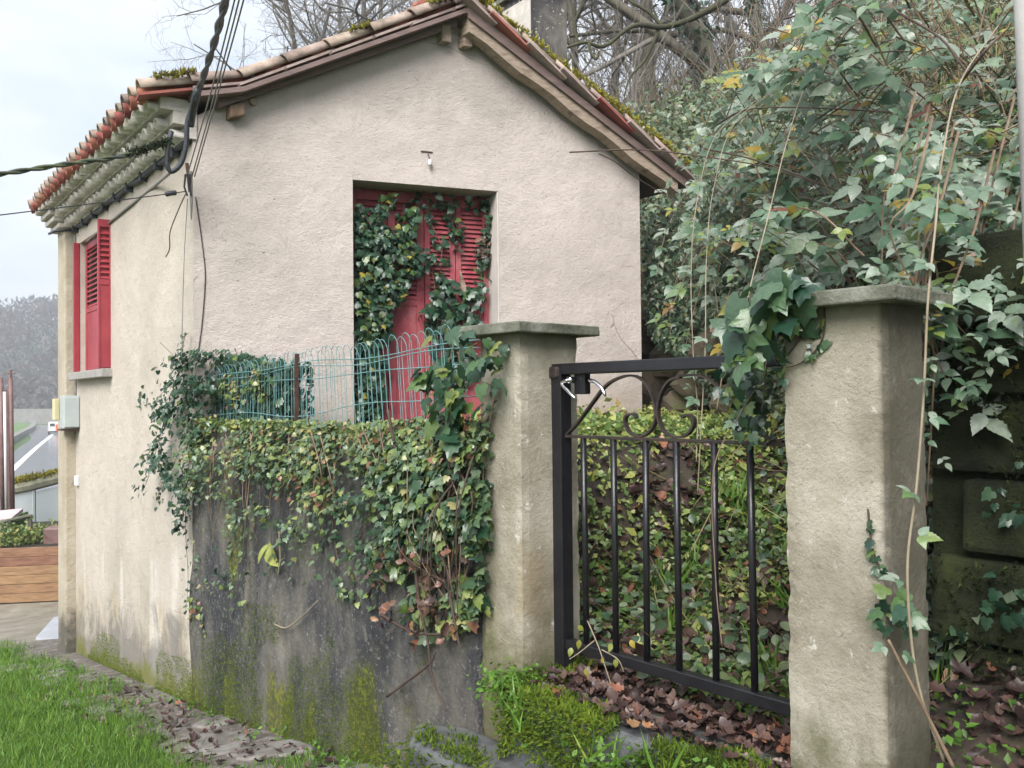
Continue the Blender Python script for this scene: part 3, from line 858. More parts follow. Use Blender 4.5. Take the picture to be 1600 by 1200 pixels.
# the verge board under the left slope and the timber rafter under the right one
mb = MB()
for (w0, z0), (w1, z1) in (((0.14, 3.745), (1.86, 4.545)),):
    mb.prism([H(w0, TA + 0.11, z0 - 0.09), H(w1, TA + 0.11, z1 - 0.07), H(w1, TA + 0.11, z1 - 0.012), H(w0, TA + 0.11, z0 - 0.012)], v3(HS * 0.07, 0))
mb.build('verge_board', M['soffit'], roof)
mb = MB()
wr = np.linspace(1.90, 3.70, 14)
top_, bot_ = [], []
for i, a in enumerate(wr):
    z_ = zrr(a) - 0.094
    top_.append((a, z_))
    bot_.append((a - 0.0, z_ - 0.112 + 0.012 * math.sin(i * 1.7)))
for i in range(len(wr) - 1):
    q4 = [top_[i], top_[i + 1], bot_[i + 1], bot_[i]]
    mb.prism([H(a, TA + 0.02, z) for a, z in q4[::-1]], v3(HS * 0.10, 0))
mb.build('rafter', M['timber'], roof)
mb = MB()
mb.prism([H(a, TA - 0.005, z) for a, z in ((1.885, 4.50), (3.78, zrr(3.78) - 0.125), (3.78, zrr(3.78) - 0.088), (1.885, 4.588))], v3(HS * 0.018, 0))
mb.build('verge_board', M['soffit'], roof)
for a, z, hh in ((1.775, 4.34, 0.13), (1.945, 4.33, 0.15)):
    MB().box(H(a - 0.035, -0.085, z), v3(G * 0.07, 0), v3(HS * 0.10, 0), (0, 0, hh)).build('ridge_beam', M['timber'], roof, bevel=0.006)
MB().cbox(H(0.265, -0.04, 3.655), v3(G * 0.10, 0.03), v3(HS * 0.10, 0), (0, 0, 0.09)).build('purlin', M['endgrain'], roof, bevel=0.012)
MB().tube([H(0.395, 0.02, 3.745), H(0.395, -0.03, 3.745)], 0.028, 9).build('purlin', M['timber'], roof)
MB().tube([H(3.235, 0.05, 3.735), H(3.235, -0.10, 3.735)], [0.066, 0.062], 12).build('purlin', M['endgrain'], roof)
cov = half_tile(0.088, 0.074, 0.43)
cov_me = cov.mesh('cover_tile', M['tile'], True)
chan_me = half_tile(0.080, 0.092, 0.43).mesh('channel_tile', M['tile_red'], True)
def slope_pts(prof, L0, step):
    segs = []
    for (w0, z0), (w1, z1) in zip(prof[:-1], prof[1:]):
        segs.append((np.array([w0, z0]), np.array([w1, z1])))
    tot = sum(np.linalg.norm(b - a) for a, b in segs)
    out = []
    x = L0
    while x < tot - 0.05:
        y = x
        for a, b in segs:
            l_ = np.linalg.norm(b - a)
            if y <= l_ or (b is segs[-1][1]):
                out.append((a + (b - a) * y / l_, (b - a) / l_))
                break
            y -= l_
        x += step
    return out
rest_c, rest_h = MB(), MB()
def lay(mb, me_src, X, Y, Z, o):
    A = np.array([X, Y, Z], float).T
    mb.add([A @ np.array(v.co) + o for v in me_src.vertices], [tuple(p.vertices) for p in me_src.polygons])
NCOL = 23
for side_, prof in ((0, RL), (1, RR)):
    sp = slope_pts(prof, 0.0, 0.335)
    for ri, (pt, dr) in enumerate(sp):
        for ci in range(NCOL):
            tt = TA + 0.075 + 0.192 * ci
            jz = R.uniform(-0.006, 0.006)
            Yv = np.array([G[0] * dr[0], G[1] * dr[0], dr[1] + 0.02])
            Yv = unit(Yv)
            Xv = v3(HS, 0) * (-1 if side_ == 0 else 1)
            Xv = unit(Xv + np.array([0, 0, R.uniform(-0.03, 0.03)]))
            Zv = unit(np.cross(Xv, Yv))
            if Zv[2] < 0: Zv = -Zv; Xv = -Xv
            oc = H(pt[0], tt, pt[1] + 0.005 + jz) - Yv * R.uniform(0.0, 0.025)
            if (side_ == 0) or ci < 2:
                o = link('tile', cov_me, roof)
                o.matrix_basis = mat4(Xv, Yv, Zv, oc)
            else:
                lay(rest_c, cov_me, Xv, Yv, Zv, oc)
            och = H(pt[0], tt + 0.096, pt[1] + 0.028 + jz) - Yv * R.uniform(0.0, 0.02)
            if (side_ == 0 and ri == 0):
                o = link('tile', chan_me, roof)
                o.matrix_basis = mat4(-Xv, Yv, -Zv, och)
            else:
                lay(rest_h, chan_me, -Xv, Yv, -Zv, och)
        # flat-laid verge tile, its thin edge showing under the cover tile
        o = link('verge_tile', None or MB().box((-0.10, 0, -0.012), (0.15, 0, 0), (0, 0.40, 0), (0, 0, 0.017)).mesh('verge_tile', M['tile_red'] if R.random() < 0.25 else M['vtile']), roof)
        o.matrix_basis = mat4(Xv, Yv, Zv, H(pt[0], TA + 0.045, pt[1] - 0.030) - Yv * R.uniform(0, 0.05) + Zv * 0.004 * (ri % 2))
tag(rest_c.build('cover_tiles', M['tile'], roof, True), kind='stuff')
tag(rest_h.build('channel_tiles', M['tile_red'], roof, True), kind='stuff')
rid_me = half_tile(0.11, 0.10, 0.42, 0.018).mesh('ridge_tile', M['tile'], True)
for i in range(12):
    o = link('ridge_tile', rid_me, roof)
    o.matrix_basis = mat4(v3(G, 0), v3(HS, 0), (0, 0, 1), H(1.87, TA + 0.02 + 0.355 * i, 4.655))
# moss on the verges
n = 4200
u = rng.random(n)
left = rng.random(n) < 0.45
wv = np.where(left, -0.3 + u * 2.15, 1.95 + u * 1.85)
zz = np.where(left, [zl(a) for a in wv], [zrr(a) for a in wv])
ok = vnoise(wv, wv * 0 + 3, 3.2, 5) > np.where(left, 0.55, 0.36)
ok &= rng.random(n) < np.where(left, 0.8, 1.0)
wv, zz, left = wv[ok], zz[ok], left[ok]
n = len(wv)
tt = TA + rng.random(n) * np.where(left, 0.14, 0.24) - 0.03
P = np.array([H(a, b, c) for a, b, c in zip(wv, tt, zz)])
P[:, 2] += np.where(left, 0.06, 0.085) + rng.random(n) * np.where(left, 0.03, 0.035)
cloud('roof_moss', 'star', P, rnd(n) + [0, 0, 0.2], rnd(n) * 0.5 + [0, 0, 1], rng.uniform(0.02, 0.045, n), np.where(left, rng.uniform(0, 0.6, n), rng.uniform(0.35, 1, n)), ROOFMOSS, roof)
# chimney on the far slope
ch = MB()
cw0, cw1, ct0, ct1 = 3.10, 3.46, 0.85, 1.25
ch.prism([H(cw0, ct0, 3.7), H(cw1, ct0, 3.7), H(cw1, ct1, 3.7), H(cw0, ct1, 3.7)], (0, 0, 1.62))
chim = ch.build('chimney', M['chimney'], roof, bevel=0.01)
mb = MB()
mb.prism([H(cw0 - 0.05, ct0 - 0.05, 5.322), H(cw1 + 0.05, ct0 - 0.05, 5.322), H(cw1 + 0.05, ct1 + 0.05, 5.322), H(cw0 - 0.05, ct1 + 0.05, 5.322)], (0, 0, 0.07))
mb.build('chimney_cap', M['cap'], chim)
MB().prism([H(cw0 - 0.012, ct0 + 0.0, 3.75), H(cw0 - 0.001, ct0 + 0.0, 3.75), H(cw0 - 0.001, ct1, 3.75), H(cw0 - 0.012, ct1, 3.75)], (0, 0, 1.5)).build('render_face', M['mortar'], chim)

# ---- door: four folding louvred shutter panels in the recess
door = MB()
RB = 0.215
door.box(H(DW0, 0, DZ0, RB + 0.03), v3(G * (DW1 - DW0), 0), v3(GB * 0.02, 0), (0, 0, DZ1 - DZ0))
door = door.build('shutter_door', M['red_old'], house)
edges = [DW0 + 0.02, 1.40, 1.690, 1.945, DW1 - 0.01]
def louvre_panel(parent, x0, x1, z0, z1, zmid, org, ax, nrm, mat, st=0.05, pitch=0.036, slat_me=None):
    """stiles, rails, solid lower panel and louvre slats; org(a, z) gives the face point"""
    mb = MB()
    d = nrm * 0.026
    for a, b in ((x0, x0 + st), (x1 - st, x1)):
        mb.box(org(a, z0), ax * (b - a), -d, (0, 0, z1 - z0))
    mb.box(org(x0 + st, z1 - 0.07), ax * (x1 - x0 - 2 * st), -d, (0, 0, 0.07))
    mb.box(org(x0 + st, zmid - 0.05), ax * (x1 - x0 - 2 * st), -d, (0, 0, 0.05))
    mb.box(org(x0 + st, z0) - nrm * 0.006, ax * (x1 - x0 - 2 * st), -nrm * 0.018, (0, 0, zmid - 0.05 - z0))
    p = mb.build('panel', mat, parent, bevel=0.003)
    zz = zmid + 0.006
    me = MB().hexa([(0, 0, 0), (1, 0, 0), (1, -0.006, 0.004), (0, -0.006, 0.004), (0, -0.020, 0.030), (1, -0.020, 0.030), (1, -0.026, 0.034), (0, -0.026, 0.034)]).mesh('slat', mat)
    while zz < z1 - 0.07 - 0.02:
        o = link('slat', me, p)
        j = R.uniform(-0.002, 0.002)
        o.matrix_basis = mat4(ax * (x1 - x0 - 2 * st), nrm, (0, 0, 1), org(x0 + st, zz + j) - nrm * 0.001)
        zz += pitch
for i in range(4):
    louvre_panel(door, edges[i] + 0.003, edges[i + 1] - 0.003, DZ0 + 0.01, DZ1 - 0.02 - 0.004 * i, 2.40 + 0.02 * (i % 2), lambda a, z: H(a, 0, z, RB), v3(G, 0), v3(-GB, 0), M['red_old'], 0.045 if i != 1 else 0.06)
MB().tube([H(1.655, 0, 2.30, RB), H(1.655, 0, 2.30, RB - 0.012)], 0.009, 8).build('keyhole', M['rust'], door)
# old insulator and bracket above the door
br = empty('wall_insulator', H(1.67, 0, 3.42), 'small white insulator on a rusty pin above the red door', 'insulator')
MB().tube([H(1.665, -0.004, 3.50), H(1.665, -0.03, 3.44)], 0.004, 5).build('pin', M['rust'], br)
MB().cbox(H(1.655, -0.003, 3.515), v3(G * 0.09, 0), v3(GB * 0.008, 0), (0, 0, 0.008)).build('bracket', M['rust'], br)
MB().tube([H(1.665, -0.03, 3.45), H(1.665, -0.03, 3.435), H(1.665, -0.03, 3.42), H(1.665, -0.03, 3.405)], [0.010, 0.016, 0.013, 0.015], 9).build('insulator_body', M['white'], br, True)

# ---- side window with folding shutters
win = MB()
win.box(H(0, WT0, WZ0, 0, -0.22), v3(HS * (WT1 - WT0), 0), v3(-NS * 0.02, 0), (0, 0, WZ1 - WZ0))
win = win.build('window', M['glass'], house)
SHF = lambda off: (lambda a, z: H(0, a, z, 0, off))
louvre_panel(win, WT0 + 0.06, 3.02, WZ0 + 0.015, WZ1 - 0.012, 2.60, SHF(-0.045), v3(HS, 0), v3(NS, 0), M['red'], 0.05, 0.05)
louvre_panel(win, 3.03, WT1 - 0.02, WZ0 + 0.015, WZ1 - 0.012, 2.60, SHF(-0.045), v3(HS, 0), v3(NS, 0), M['red'], 0.05, 0.05)
# the leaf folded out square to the wall at the near jamb, its louvred face to the lane
louvre_panel(win, -0.005, 0.105, WZ0 + 0.0, WZ1 + 0.02, 2.75, lambda a, z: H(0, 2.335, z, 0, a), v3(NS, 0), v3(-HS, 0), M['red'], 0.016, 0.05)
MB().box(H(0, 2.362, WZ0, 0, -0.004), v3(HS * 0.05, 0), v3(NS * 0.10, 0), (0, 0, WZ1 + 0.015 - WZ0)).build('panel', M['red'], win, bevel=0.003)
MB().box(H(0, WT1 - 0.005, WZ0, 0, 0.004), v3(HS * 0.045, 0), v3(NS * 0.055, 0), (0, 0, WZ1 - WZ0)).build('panel', M['red'], win, bevel=0.003)
MB().box(H(0, WT0 - 0.14, WZ0 - 0.085, 0, -0.06), v3(HS * (WT1 - WT0 + 0.26), 0), v3(NS * 0.15, 0), (0, 0, 0.075)).build('sill', M['sill'], win, bevel=0.008)

# small fittings on the side wall
mbx = empty('meter_box', H(0, 3.78, 1.36, 0, 0.1), 'grey electricity meter box on the far corner pier', 'meter box')
MB().box(H(0, 3.66, 1.385, 0, 0.0), v3(HS * 0.17, 0), v3(NS * 0.15, 0), (0, 0, 0.335)).build('cabinet', M['boxgrey'], mbx, bevel=0.008)
MB().box(H(0, 3.63, 1.40, 0, 0.004), v3(HS * 0.027, 0), v3(NS * 0.14, 0), (0, 0, 0.305)).build('cover', M['boxgrey'], mbx, bevel=0.006)
MB().box(H(0, 3.66, 1.365, 0, 0.0), v3(HS * 0.2, 0), v3(NS * 0.17, 0), (0, 0, 0.016)).build('shelf', M['rust'], mbx)
tag(MB().box(H(0, 3.86, 1.47, 0, 0.145), v3(HS * 0.12, 0), v3(NS * 0.05, 0), (0, 0, 0.22)).build('junction_box', M['boxyellow'], None, bevel=0.006), 'small yellowed box beside the grey meter box', 'junction box')
tag(MB().box(H(0, 3.68, 0.80, 0, 0.0), v3(HS * 0.10, 0), v3(NS * 0.03, 0), (0, 0, 0.10)).build('wall_socket', M['white'], None, bevel=0.006), 'small white box low on the side wall under the meter box', 'socket')

# ================================================================== lane wall, gate pillars, gate, fence
def wobble_box(a, b, q0, q1, zb, zt, nseg, nz, name, mat, amp=0.012, parent=None, taper=0.0):
    """wall between lane stations a..b: displaced front face q1, back q0"""
    V, F = [], []
    S_ = np.linspace(a, b, nseg + 1)
    Z_ = np.linspace(0, 1, nz + 1)
    for s_ in S_:
        for z_ in Z_:
            zz = zb(s_) + (zt(s_) - zb(s_)) * z_
            d = (fbm(s_, zz, 1.8, 6) - 0.5) * amp * 3 + (vnoise(s_, zz, 9, 2) - 0.5) * amp
            V.append(W(s_, q1 + float(d) + taper * (1 - z_), zz))
    for s_ in S_:
        for z_ in (0, 1):
            V.append(W(s_, q0, zb(s_) if z_ == 0 else zt(s_)))
    k = nz + 1
    off = (nseg + 1) * k
    for i in range(nseg):
        for j in range(nz):
            F.append((i * k + j, (i + 1) * k + j, (i + 1) * k + j + 1, i * k + j + 1))
        F.append((i * k + nz, (i + 1) * k + nz, off + 2 * (i + 1) + 1, off + 2 * i + 1))
        F.append((off + 2 * i, off + 2 * i + 1, off + 2 * (i + 1) + 1, off + 2 * (i + 1)))
    for i in (0, nseg):
        F.append(tuple(i * k + j for j in range(k)) + (off + 2 * i + 1, off + 2 * i))
    mb = MB()
    mb.v = [tuple(v) for v in V]
    mb.f = F
    return mb.build(name, mat, parent, True)
rwall = wobble_box(0.26, 3.36, -0.24, 0.0, lambda s_: -0.12 - 0.133 * s_, lambda s_: 1.455 + 0.02 * math.sin(s_ * 3), 70, 40, 'retaining_wall', M['rwall'], 0.014, taper=0.03)
tag(rwall, 'dark mossy rendered retaining wall between the house and the left gate pillar', 'wall')

def pillar(name, s0, s1, q0, q1, zb, zt, label, group):
    t_ = empty(name, W((s0 + s1) / 2, (q0 + q1) / 2, zb), label, 'gate pillar', group)
    nS, nZ = 8, 80
    V, F = [], []
    per = []
    for i in range(nS): per.append((s0 + (s1 - s0) * i / nS, q1, 0, 1))
    for i in range(nS): per.append((s1, q1 + (q0 - q1) * i / nS, 1, 0))
    for i in range(nS): per.append((s1 + (s0 - s1) * i / nS, q0, 0, -1))
    for i in range(nS): per.append((s0, q0 + (q1 - q0) * i / nS, -1, 0))
    m = len(per)
    for k in range(nZ + 1):
        z_ = zb + (zt - zb) * k / nZ
        for i, (a, b, ds, dq) in enumerate(per):
            d = (float(fbm(a * 3 + b * 5, z_, 2.2, 9)) - 0.5) * 0.005
            edge = i % nS == 0
            e_ = -0.004 - 0.020 * max(0.0, float(vnoise(z_ * 1.0, i * 3.3, 16.0, 3)) - 0.62) - 0.004 * R.random() if edge else 0
            pd = (ds * d, dq * d)
            cs, cq = (s0 + s1) / 2, (q0 + q1) / 2
            V.append(W(a + pd[0] + (e_ * np.sign(a - cs) if edge else 0), b + pd[1] + (e_ * np.sign(b - cq) if edge else 0), z_))
    for k in range(nZ):
        for i in range(m):
            F.append((k * m + i, k * m + (i + 1) % m, (k + 1) * m + (i + 1) % m, (k + 1) * m + i))
    F += [tuple(range(m))[::-1], tuple(range(nZ * m, (nZ + 1) * m))]
    mb = MB(); mb.v = [tuple(v) for v in V]; mb.f = F
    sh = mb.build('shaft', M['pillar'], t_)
    mb = MB()
    ov = 0.065
    mb.hexa([W(s0 - ov, q0 - ov, zt), W(s1 + ov, q0 - ov, zt), W(s1 + ov, q1 + ov, zt), W(s0 - ov, q1 + ov, zt),
             W(s0 - ov + 0.004, q0 - ov, zt + 0.042), W(s1 + ov, q0 - ov, zt + 0.042), W(s1 + ov, q1 + ov - 0.005, zt + 0.045), W(s0 - ov, q1 + ov, zt + 0.042)])
    mb.build('cap', M['cap'], t_, bevel=0.006)
    return t_
pil_l = pillar('gate_pillar', 0.0, 0.262, -0.33, 0.0, -0.2, 1.905, 'concrete gate pillar with ivy on its near cap corner, between lane wall and gate', 'gate pillars')
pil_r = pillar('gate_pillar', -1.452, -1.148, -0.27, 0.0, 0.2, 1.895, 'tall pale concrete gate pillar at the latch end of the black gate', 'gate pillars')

# steps up to the gate
def slab(name, pts, z0, z1, mat, label, bev=0.025):
    o = MB().prism([W(a, b, z0) for a, b in pts], (0, 0, z1 - z0)).build(name, mat, None, bevel=bev)
    return tag(o, label, 'step')
slab('stone_step', [(-1.14, -0.45), (-1.9, 0.02), (-1.9, 0.16), (-1.0, 0.11), (-0.5, 0.10), (-0.06, 0.13), (-0.02, -0.45)][::-1], -0.1, 0.53, M['step'], 'upper stone step under the gate, buried in moss and leaves')
slab('stone_step', [(0.30, 0.03), (0.50, 0.16), (0.36, 0.30), (-0.2, 0.34), (-1.2, 0.36), (-2.0, 0.42), (-2.0, 0.1), (-0.1, 0.02)], -0.15, 0.29, M['step'], 'lower wet grey stone step in front of the left gate pillar')

# gate
GQ = -0.20
gate = empty('garden_gate', W(-0.55, GQ, 0.6), 'black wrought iron garden gate with two scrolls and vertical bars', 'gate')
def gp(px, py):
    return hit(px, py, S0 + NO * GQ, SD)
sdv, nov, zv = v3(SD, 0), v3(NO, 0), np.array([0, 0, 1.0])
MB().cbox(W(-0.022, GQ, 1.135), sdv * 0.062, nov * 0.062, zv * 1.23).build('post', M['black'], gate, bevel=0.004)
MB().box(W(0.02, GQ - 0.028, 1.742), -sdv * 1.165, nov * 0.056, zv * 0.045).build('top_bar', M['black'], gate, bevel=0.005)
MB().cbox(W(0.0, GQ, 1.752), sdv * 0.09, nov * 0.085, zv * 0.05).build('post_cap', M['rustblack'], gate, bevel=0.012)
MB().box(W(-0.02, GQ - 0.008, 1.488), -sdv * 1.122, nov * 0.018, zv * 0.012).build('middle_rail', M['rustblack'], gate, bevel=0.002)
MB().box(W(-0.05, GQ - 0.02, 0.640), -sdv * 1.096, nov * 0.042, zv * 0.042).build('bottom_rail', M['black'], gate, bevel=0.004)
MB().cbox(W(-1.12, GQ, 1.16), sdv * 0.035, nov * 0.045, zv * 1.16).build('post', M['black'], gate, bevel=0.004)
for px in (913, 959, 1007, 1057, 1114, 1174):
    p0 = gp(px, 690)
    s_, _ = sq(p0[0], p0[1])
    lean = R.uniform(-0.006, 0.006)
    MB().tube([W(s_, GQ, 0.678), W(s_ + lean * 0.5, GQ, 1.1), W(s_ + lean, GQ, 1.489)], 0.0125, 8).build('bar', M['black'], gate, True)
for path in ([(884, 681), (902, 662), (926, 630), (948, 602), (972, 589), (994, 588), (1012, 602), (1024, 632), (1025, 655), (1016, 674), (1000, 682), (985, 676), (977, 660), (980, 649), (990, 647), (995, 653)],
             [(1064, 589), (1048, 594), (1036, 610), (1029, 634), (1030, 656), (1039, 675), (1054, 683), (1072, 680), (1083, 668), (1084, 654), (1075, 648), (1066, 652)],
             [(1064, 587), (1086, 586), (1108, 592), (1130, 612), (1158, 644), (1186, 674), (1204, 686), (1224, 690)]):
    MB().ribbon(spline([gp(*p) for p in path], 5), nov * 0.020, 0.008).build('scroll', M['rustblack'], gate)
lk = MB().cbox(W(-0.125, GQ - 0.02, 1.705), sdv * 0.060, nov * 0.035, zv * 0.085).build('lock_box', M['black'], gate, bevel=0.004)
c0 = gp(896, 594)
MB().tube([c0, c0 + nov * 0.03], 0.014, 10).build('rose', M['chrome'], lk, True)
for a in ([(897, 594), (887, 599), (896, 610), (909, 623)], [(922, 594), (933, 597), (943, 607), (949, 619)]):
    pts = spline([gp(*p) + nov * (0.035 if a[0][0] < 910 else 0.01) for p in a], 4)
    MB().tube(pts, [0.0075] * (len(pts) - 2) + [0.006, 0.004], 8).build('lever_handle', M['chrome'], lk, True)

# wire fence on the wall
FQ = -0.08
fence = empty('wire_fence', W(1.7, FQ, 1.45), 'green plastic coated wire fence with looped top along the wall', 'fence')
fp = lambda px, py: hit(px, py, S0 + NO * FQ, SD)
for px, y0, y1 in ((465, 553, 690), (303, 585, 690)):
    a, b = fp(px, y1), fp(px + 1, y0)
    mb = MB()
    mb.box(a - sdv * 0.014, sdv * 0.028, nov * 0.004, b - a)
    mb.box(a - sdv * 0.014 + nov * 0.0042, sdv * 0.004, nov * 0.024, b - a)
    mb.build('post', M['rust'], fence)
def ftop(s_):
    return float(np.interp(s_, [0.4, 0.7, 1.3, 2.0, 2.6, 3.4], [1.975, 1.965, 1.935, 1.93, 1.90, 1.86]))
s_ = 0.42
while s_ < 3.35:
    lean = 0.05 * math.sin(s_ * 1.3 + 0.5) + R.uniform(-0.008, 0.008)
    zt = ftop(s_) + R.uniform(-0.012, 0.012)
    wd = 0.088
    dq = R.uniform(-0.012, 0.012)
    pts = [W(s_ + lean * 0.2, FQ + dq, 1.46), W(s_ + lean * 0.6, FQ + dq, 1.65), W(s_ + lean, FQ + dq, zt - 0.10)]
    for k in range(1, 8):
        a = math.pi * k / 8
        pts.append(W(s_ + lean + wd / 2 - wd / 2 * math.cos(a), FQ + dq + 0.012 * math.sin(a), zt - 0.07 + 0.07 * math.sin(a)))
    pts += [W(s_ + lean + wd, FQ + dq, zt - 0.10), W(s_ + wd + lean * 0.6, FQ + dq, 1.65), W(s_ + wd + lean * 0.2, FQ + dq, 1.46)]
    MB().tube(pts, 0.0017, 4).build('wire', M['wire'], fence)
    s_ += 0.062 + R.uniform(-0.004, 0.004)
for z0, amp in ((1.86, 0.008), (1.835, 0.01), (1.775, 0.008), (1.60, 0.015), (1.485, 0.02)):
    pts = [W(a, FQ + 0.006, z0 + amp * math.sin(a * 5 + z0 * 40) + (ftop(a) - 1.93) * 0.8 + (0.03 * math.sin(a * 2.2) if z0 < 1.7 else 0)) for a in np.linspace(0.30, 3.4, 50)]
    MB().tube(pts, 0.0023, 4).build('wire', M['wire'], fence)

# bank wall right of the gate, broad mossy blocks
bwall = empty('bank_wall', W(-2.6, -0.7, 0.7), 'dark moss covered stone bank wall behind the tall right pillar', 'wall')
z_ = 0.36
row = 0
while z_ < 1.95:
    hgt = R.uniform(0.22, 0.30)
    a = -1.30 - (0.1 if row % 2 else 0)
    while a > -4.2:
        L = R.uniform(0.32, 0.6)
        d = R.uniform(-0.02, 0.035)
        mb = MB()
        mb.hexa([W(a - L + 0.012, -0.95, z_), W(a - 0.012, -0.95, z_), W(a - 0.012 - R.uniform(0, .02), -0.60 + d, z_ + 0.008), W(a - L + 0.012, -0.60 + d + R.uniform(-.02, .02), z_ + 0.008),
                 W(a - L + 0.012, -0.95, z_ + hgt - 0.012), W(a - 0.012, -0.95, z_ + hgt - 0.012), W(a - 0.015, -0.615 + d, z_ + hgt - 0.014), W(a - L + 0.02, -0.615 + d, z_ + hgt - 0.014)])
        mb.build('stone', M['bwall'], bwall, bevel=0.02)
        a -= L
    z_ += hgt
    row += 1
MB().box(W(-1.30, -0.93, 0.5), -sdv * 2.9, nov * 0.27, zv * 1.46).build('core', M['bwall'], bwall)
n = 15000                                            # rough moss and small ferns over the blocks
a_ = rng.uniform(-4.0, -1.3, n); z_ = rng.uniform(0.5, 1.98, n)
k = fbm(a_, z_, 4.5, 5) > 0.40
a_, z_ = a_[k], z_[k]
n = len(a_)
P = np.array([W(a, -0.585 + 0.03 * R.random(), z) for a, z in zip(a_, z_)])
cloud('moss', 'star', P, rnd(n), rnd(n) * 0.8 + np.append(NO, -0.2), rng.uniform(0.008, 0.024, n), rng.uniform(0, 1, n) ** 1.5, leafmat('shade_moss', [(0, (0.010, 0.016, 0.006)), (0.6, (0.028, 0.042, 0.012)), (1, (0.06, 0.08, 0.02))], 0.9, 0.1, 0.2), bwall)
n = 420
cx = rng.integers(0, 26, n)
ct = np.array([W(R.uniform(-3.6, -1.45), -0.56, R.uniform(0.75, 1.9)) for _ in range(26)])
P = ct[cx] + rnd(n) * [0.05, 0.05, 0.05]
cloud('small_leaves', 'ivy', P, rnd(n) * 0.5 + np.append(NO, 0.5), rnd(n) * 0.6 + [0, 0, -1], rng.uniform(0.025, 0.05, n), rng.uniform(0, 0.6, n), IVY, bwall, 40)
# rough rocks at the foot of the bank beside the house
for i, (px, py, Y, r) in enumerate(((1035, 600, 7.9, 0.34), (1080, 560, 7.7, 0.36), (1065, 500, 8.2, 0.4), (1120, 590, 7.0, 0.30), (1090, 630, 7.2, 0.26), (1030, 520, 8.6, 0.36), (1150, 540, 6.6, 0.28), (1175, 620, 5.9, 0.22), (1110, 520, 7.6, 0.3))):
    c = at(px, py, Y)
    mb = MB()
    nu, nv = 11, 8
    V, F = [], []
    for a in range(nv + 1):
        for b in range(nu):
            th_, ph = math.pi * a / nv, 2 * math.pi * b / nu
            d = np.array([math.sin(th_) * math.cos(ph), math.sin(th_) * math.sin(ph), math.cos(th_)])
            k = 0.72 + 0.55 * float(fbm(d[0] * 2 + i * 3.1, d[1] * 2 + d[2] * 1.7, 1.3, i))
            V.append(c + np.array([0, 0.25, -0.05]) + d * r * k * np.array([1.05, 0.9, 0.8]))
    for a in range(nv):
        for b in range(nu):
            F.append((a * nu + b, (a + 1) * nu + b, (a + 1) * nu + (b + 1) % nu, a * nu + (b + 1) % nu))
    mb.v = [tuple(v) for v in V]; mb.f = F
    tag(mb.build('rock', M['rock'], None), 'mossy rock half hidden in the bank beside the house wall', 'rock', 'rocks at the foot of the bank')

# pale pole at the right edge
pole = empty('lamp_pole', at(1612, 500, 2.6), 'pale grey pole standing at the far right edge, behind the brambles', 'pole')
pp = [at(1594, -60, 2.3), at(1602, 150, 2.3), at(1613, 420, 2.3), at(1636, 1000, 2.3)]
MB().tube(pp, [0.019, 0.019, 0.020, 0.02], 12).build('shaft', M['post'], pole, True)
MB().tube([pp[3], at(1640, 1110, 2.3)], 0.032, 12).build('collar', M['post'], pole, True)

# ================================================================== cables on the house corner
def cable(name, pts, r, mat, label, n=6, seg=8, twist=0):
    P_ = spline(pts, seg)
    if twist:
        root = empty(name, P_[0], label, 'cable')
        for k in range(2):
            L = []
            for i, p in enumerate(P_):
                t_ = unit(P_[min(i + 1, len(P_) - 1)] - P_[max(i - 1, 0)])
                a = unit(np.cross(t_, [0.3, 0.2, 1])); b = np.cross(t_, a)
                an = i * twist + k * math.pi
                L.append(p + (a * math.cos(an) + b * math.sin(an)) * r * 0.6)
            MB().tube(L, r * 0.75, n).build('strand', mat, root, True)
        return root
    return tag(MB().tube(P_, r, n).build(name, mat, None, True), label, 'cable')
brk = empty('cable_bracket', H(0, 0.02, 3.0, 0, 0.05), 'rusty iron cable bracket bolted to the house corner', 'bracket')
MB().tube([at(292, 255, 5.80), at(297, 300, 5.80)], 0.012, 6).build('iron_bar', M['rust'], brk)
MB().tube([at(298, 268, 5.78), at(299, 318, 5.78), at(299, 343, 5.80)], [0.012, 0.010, 0.005], 6).build('hanger', M['greycable'], brk)
for k in range(2):
    MB().tube([at(290 + 7 * k, 272, 5.77), at(288 + 9 * k, 292, 5.77), at(293 + 6 * k, 306, 5.77)], 0.007, 5).build('shackle', M['cable'], brk)
cable('overhead_cable', [at(-900, 320, 3.0), at(-350, 306, 4.0), at(-80, 283, 4.6), at(0, 272, 4.85), at(100, 257, 5.15), at(190, 244, 5.42), at(262, 222, 5.6)], 0.013, M['cable_moss'], 'thick mossy black cable leaving the house corner to the left', twist=0.9, seg=10)
cable('overhead_cable', [at(560, -900, 1.7), at(420, -330, 2.4), at(372, -90, 3.2), at(352, 0, 3.75), at(333, 72, 4.5), at(314, 130, 5.2), at(302, 165, 5.6)], 0.0155, M['cable'], 'thick twisted black cable rising past the eave out of the top', twist=0.8, seg=10)
cable('cable_sleeve', [at(309, 140, 5.42), at(300, 178, 5.6), at(297, 197, 5.65)], 0.026, M['cable'], 'black wound sleeve on the rising cable just under the eave', seg=4)
lp = cable('cable_loop', [at(303, 165, 5.6), at(293, 190, 5.62), at(291, 225, 5.63), at(283, 255, 5.63), at(268, 268, 5.62), at(261, 255, 5.6), at(263, 225, 5.6), at(268, 206, 5.63)], 0.017, M['cable'], 'drooping black cable loop at the house corner')
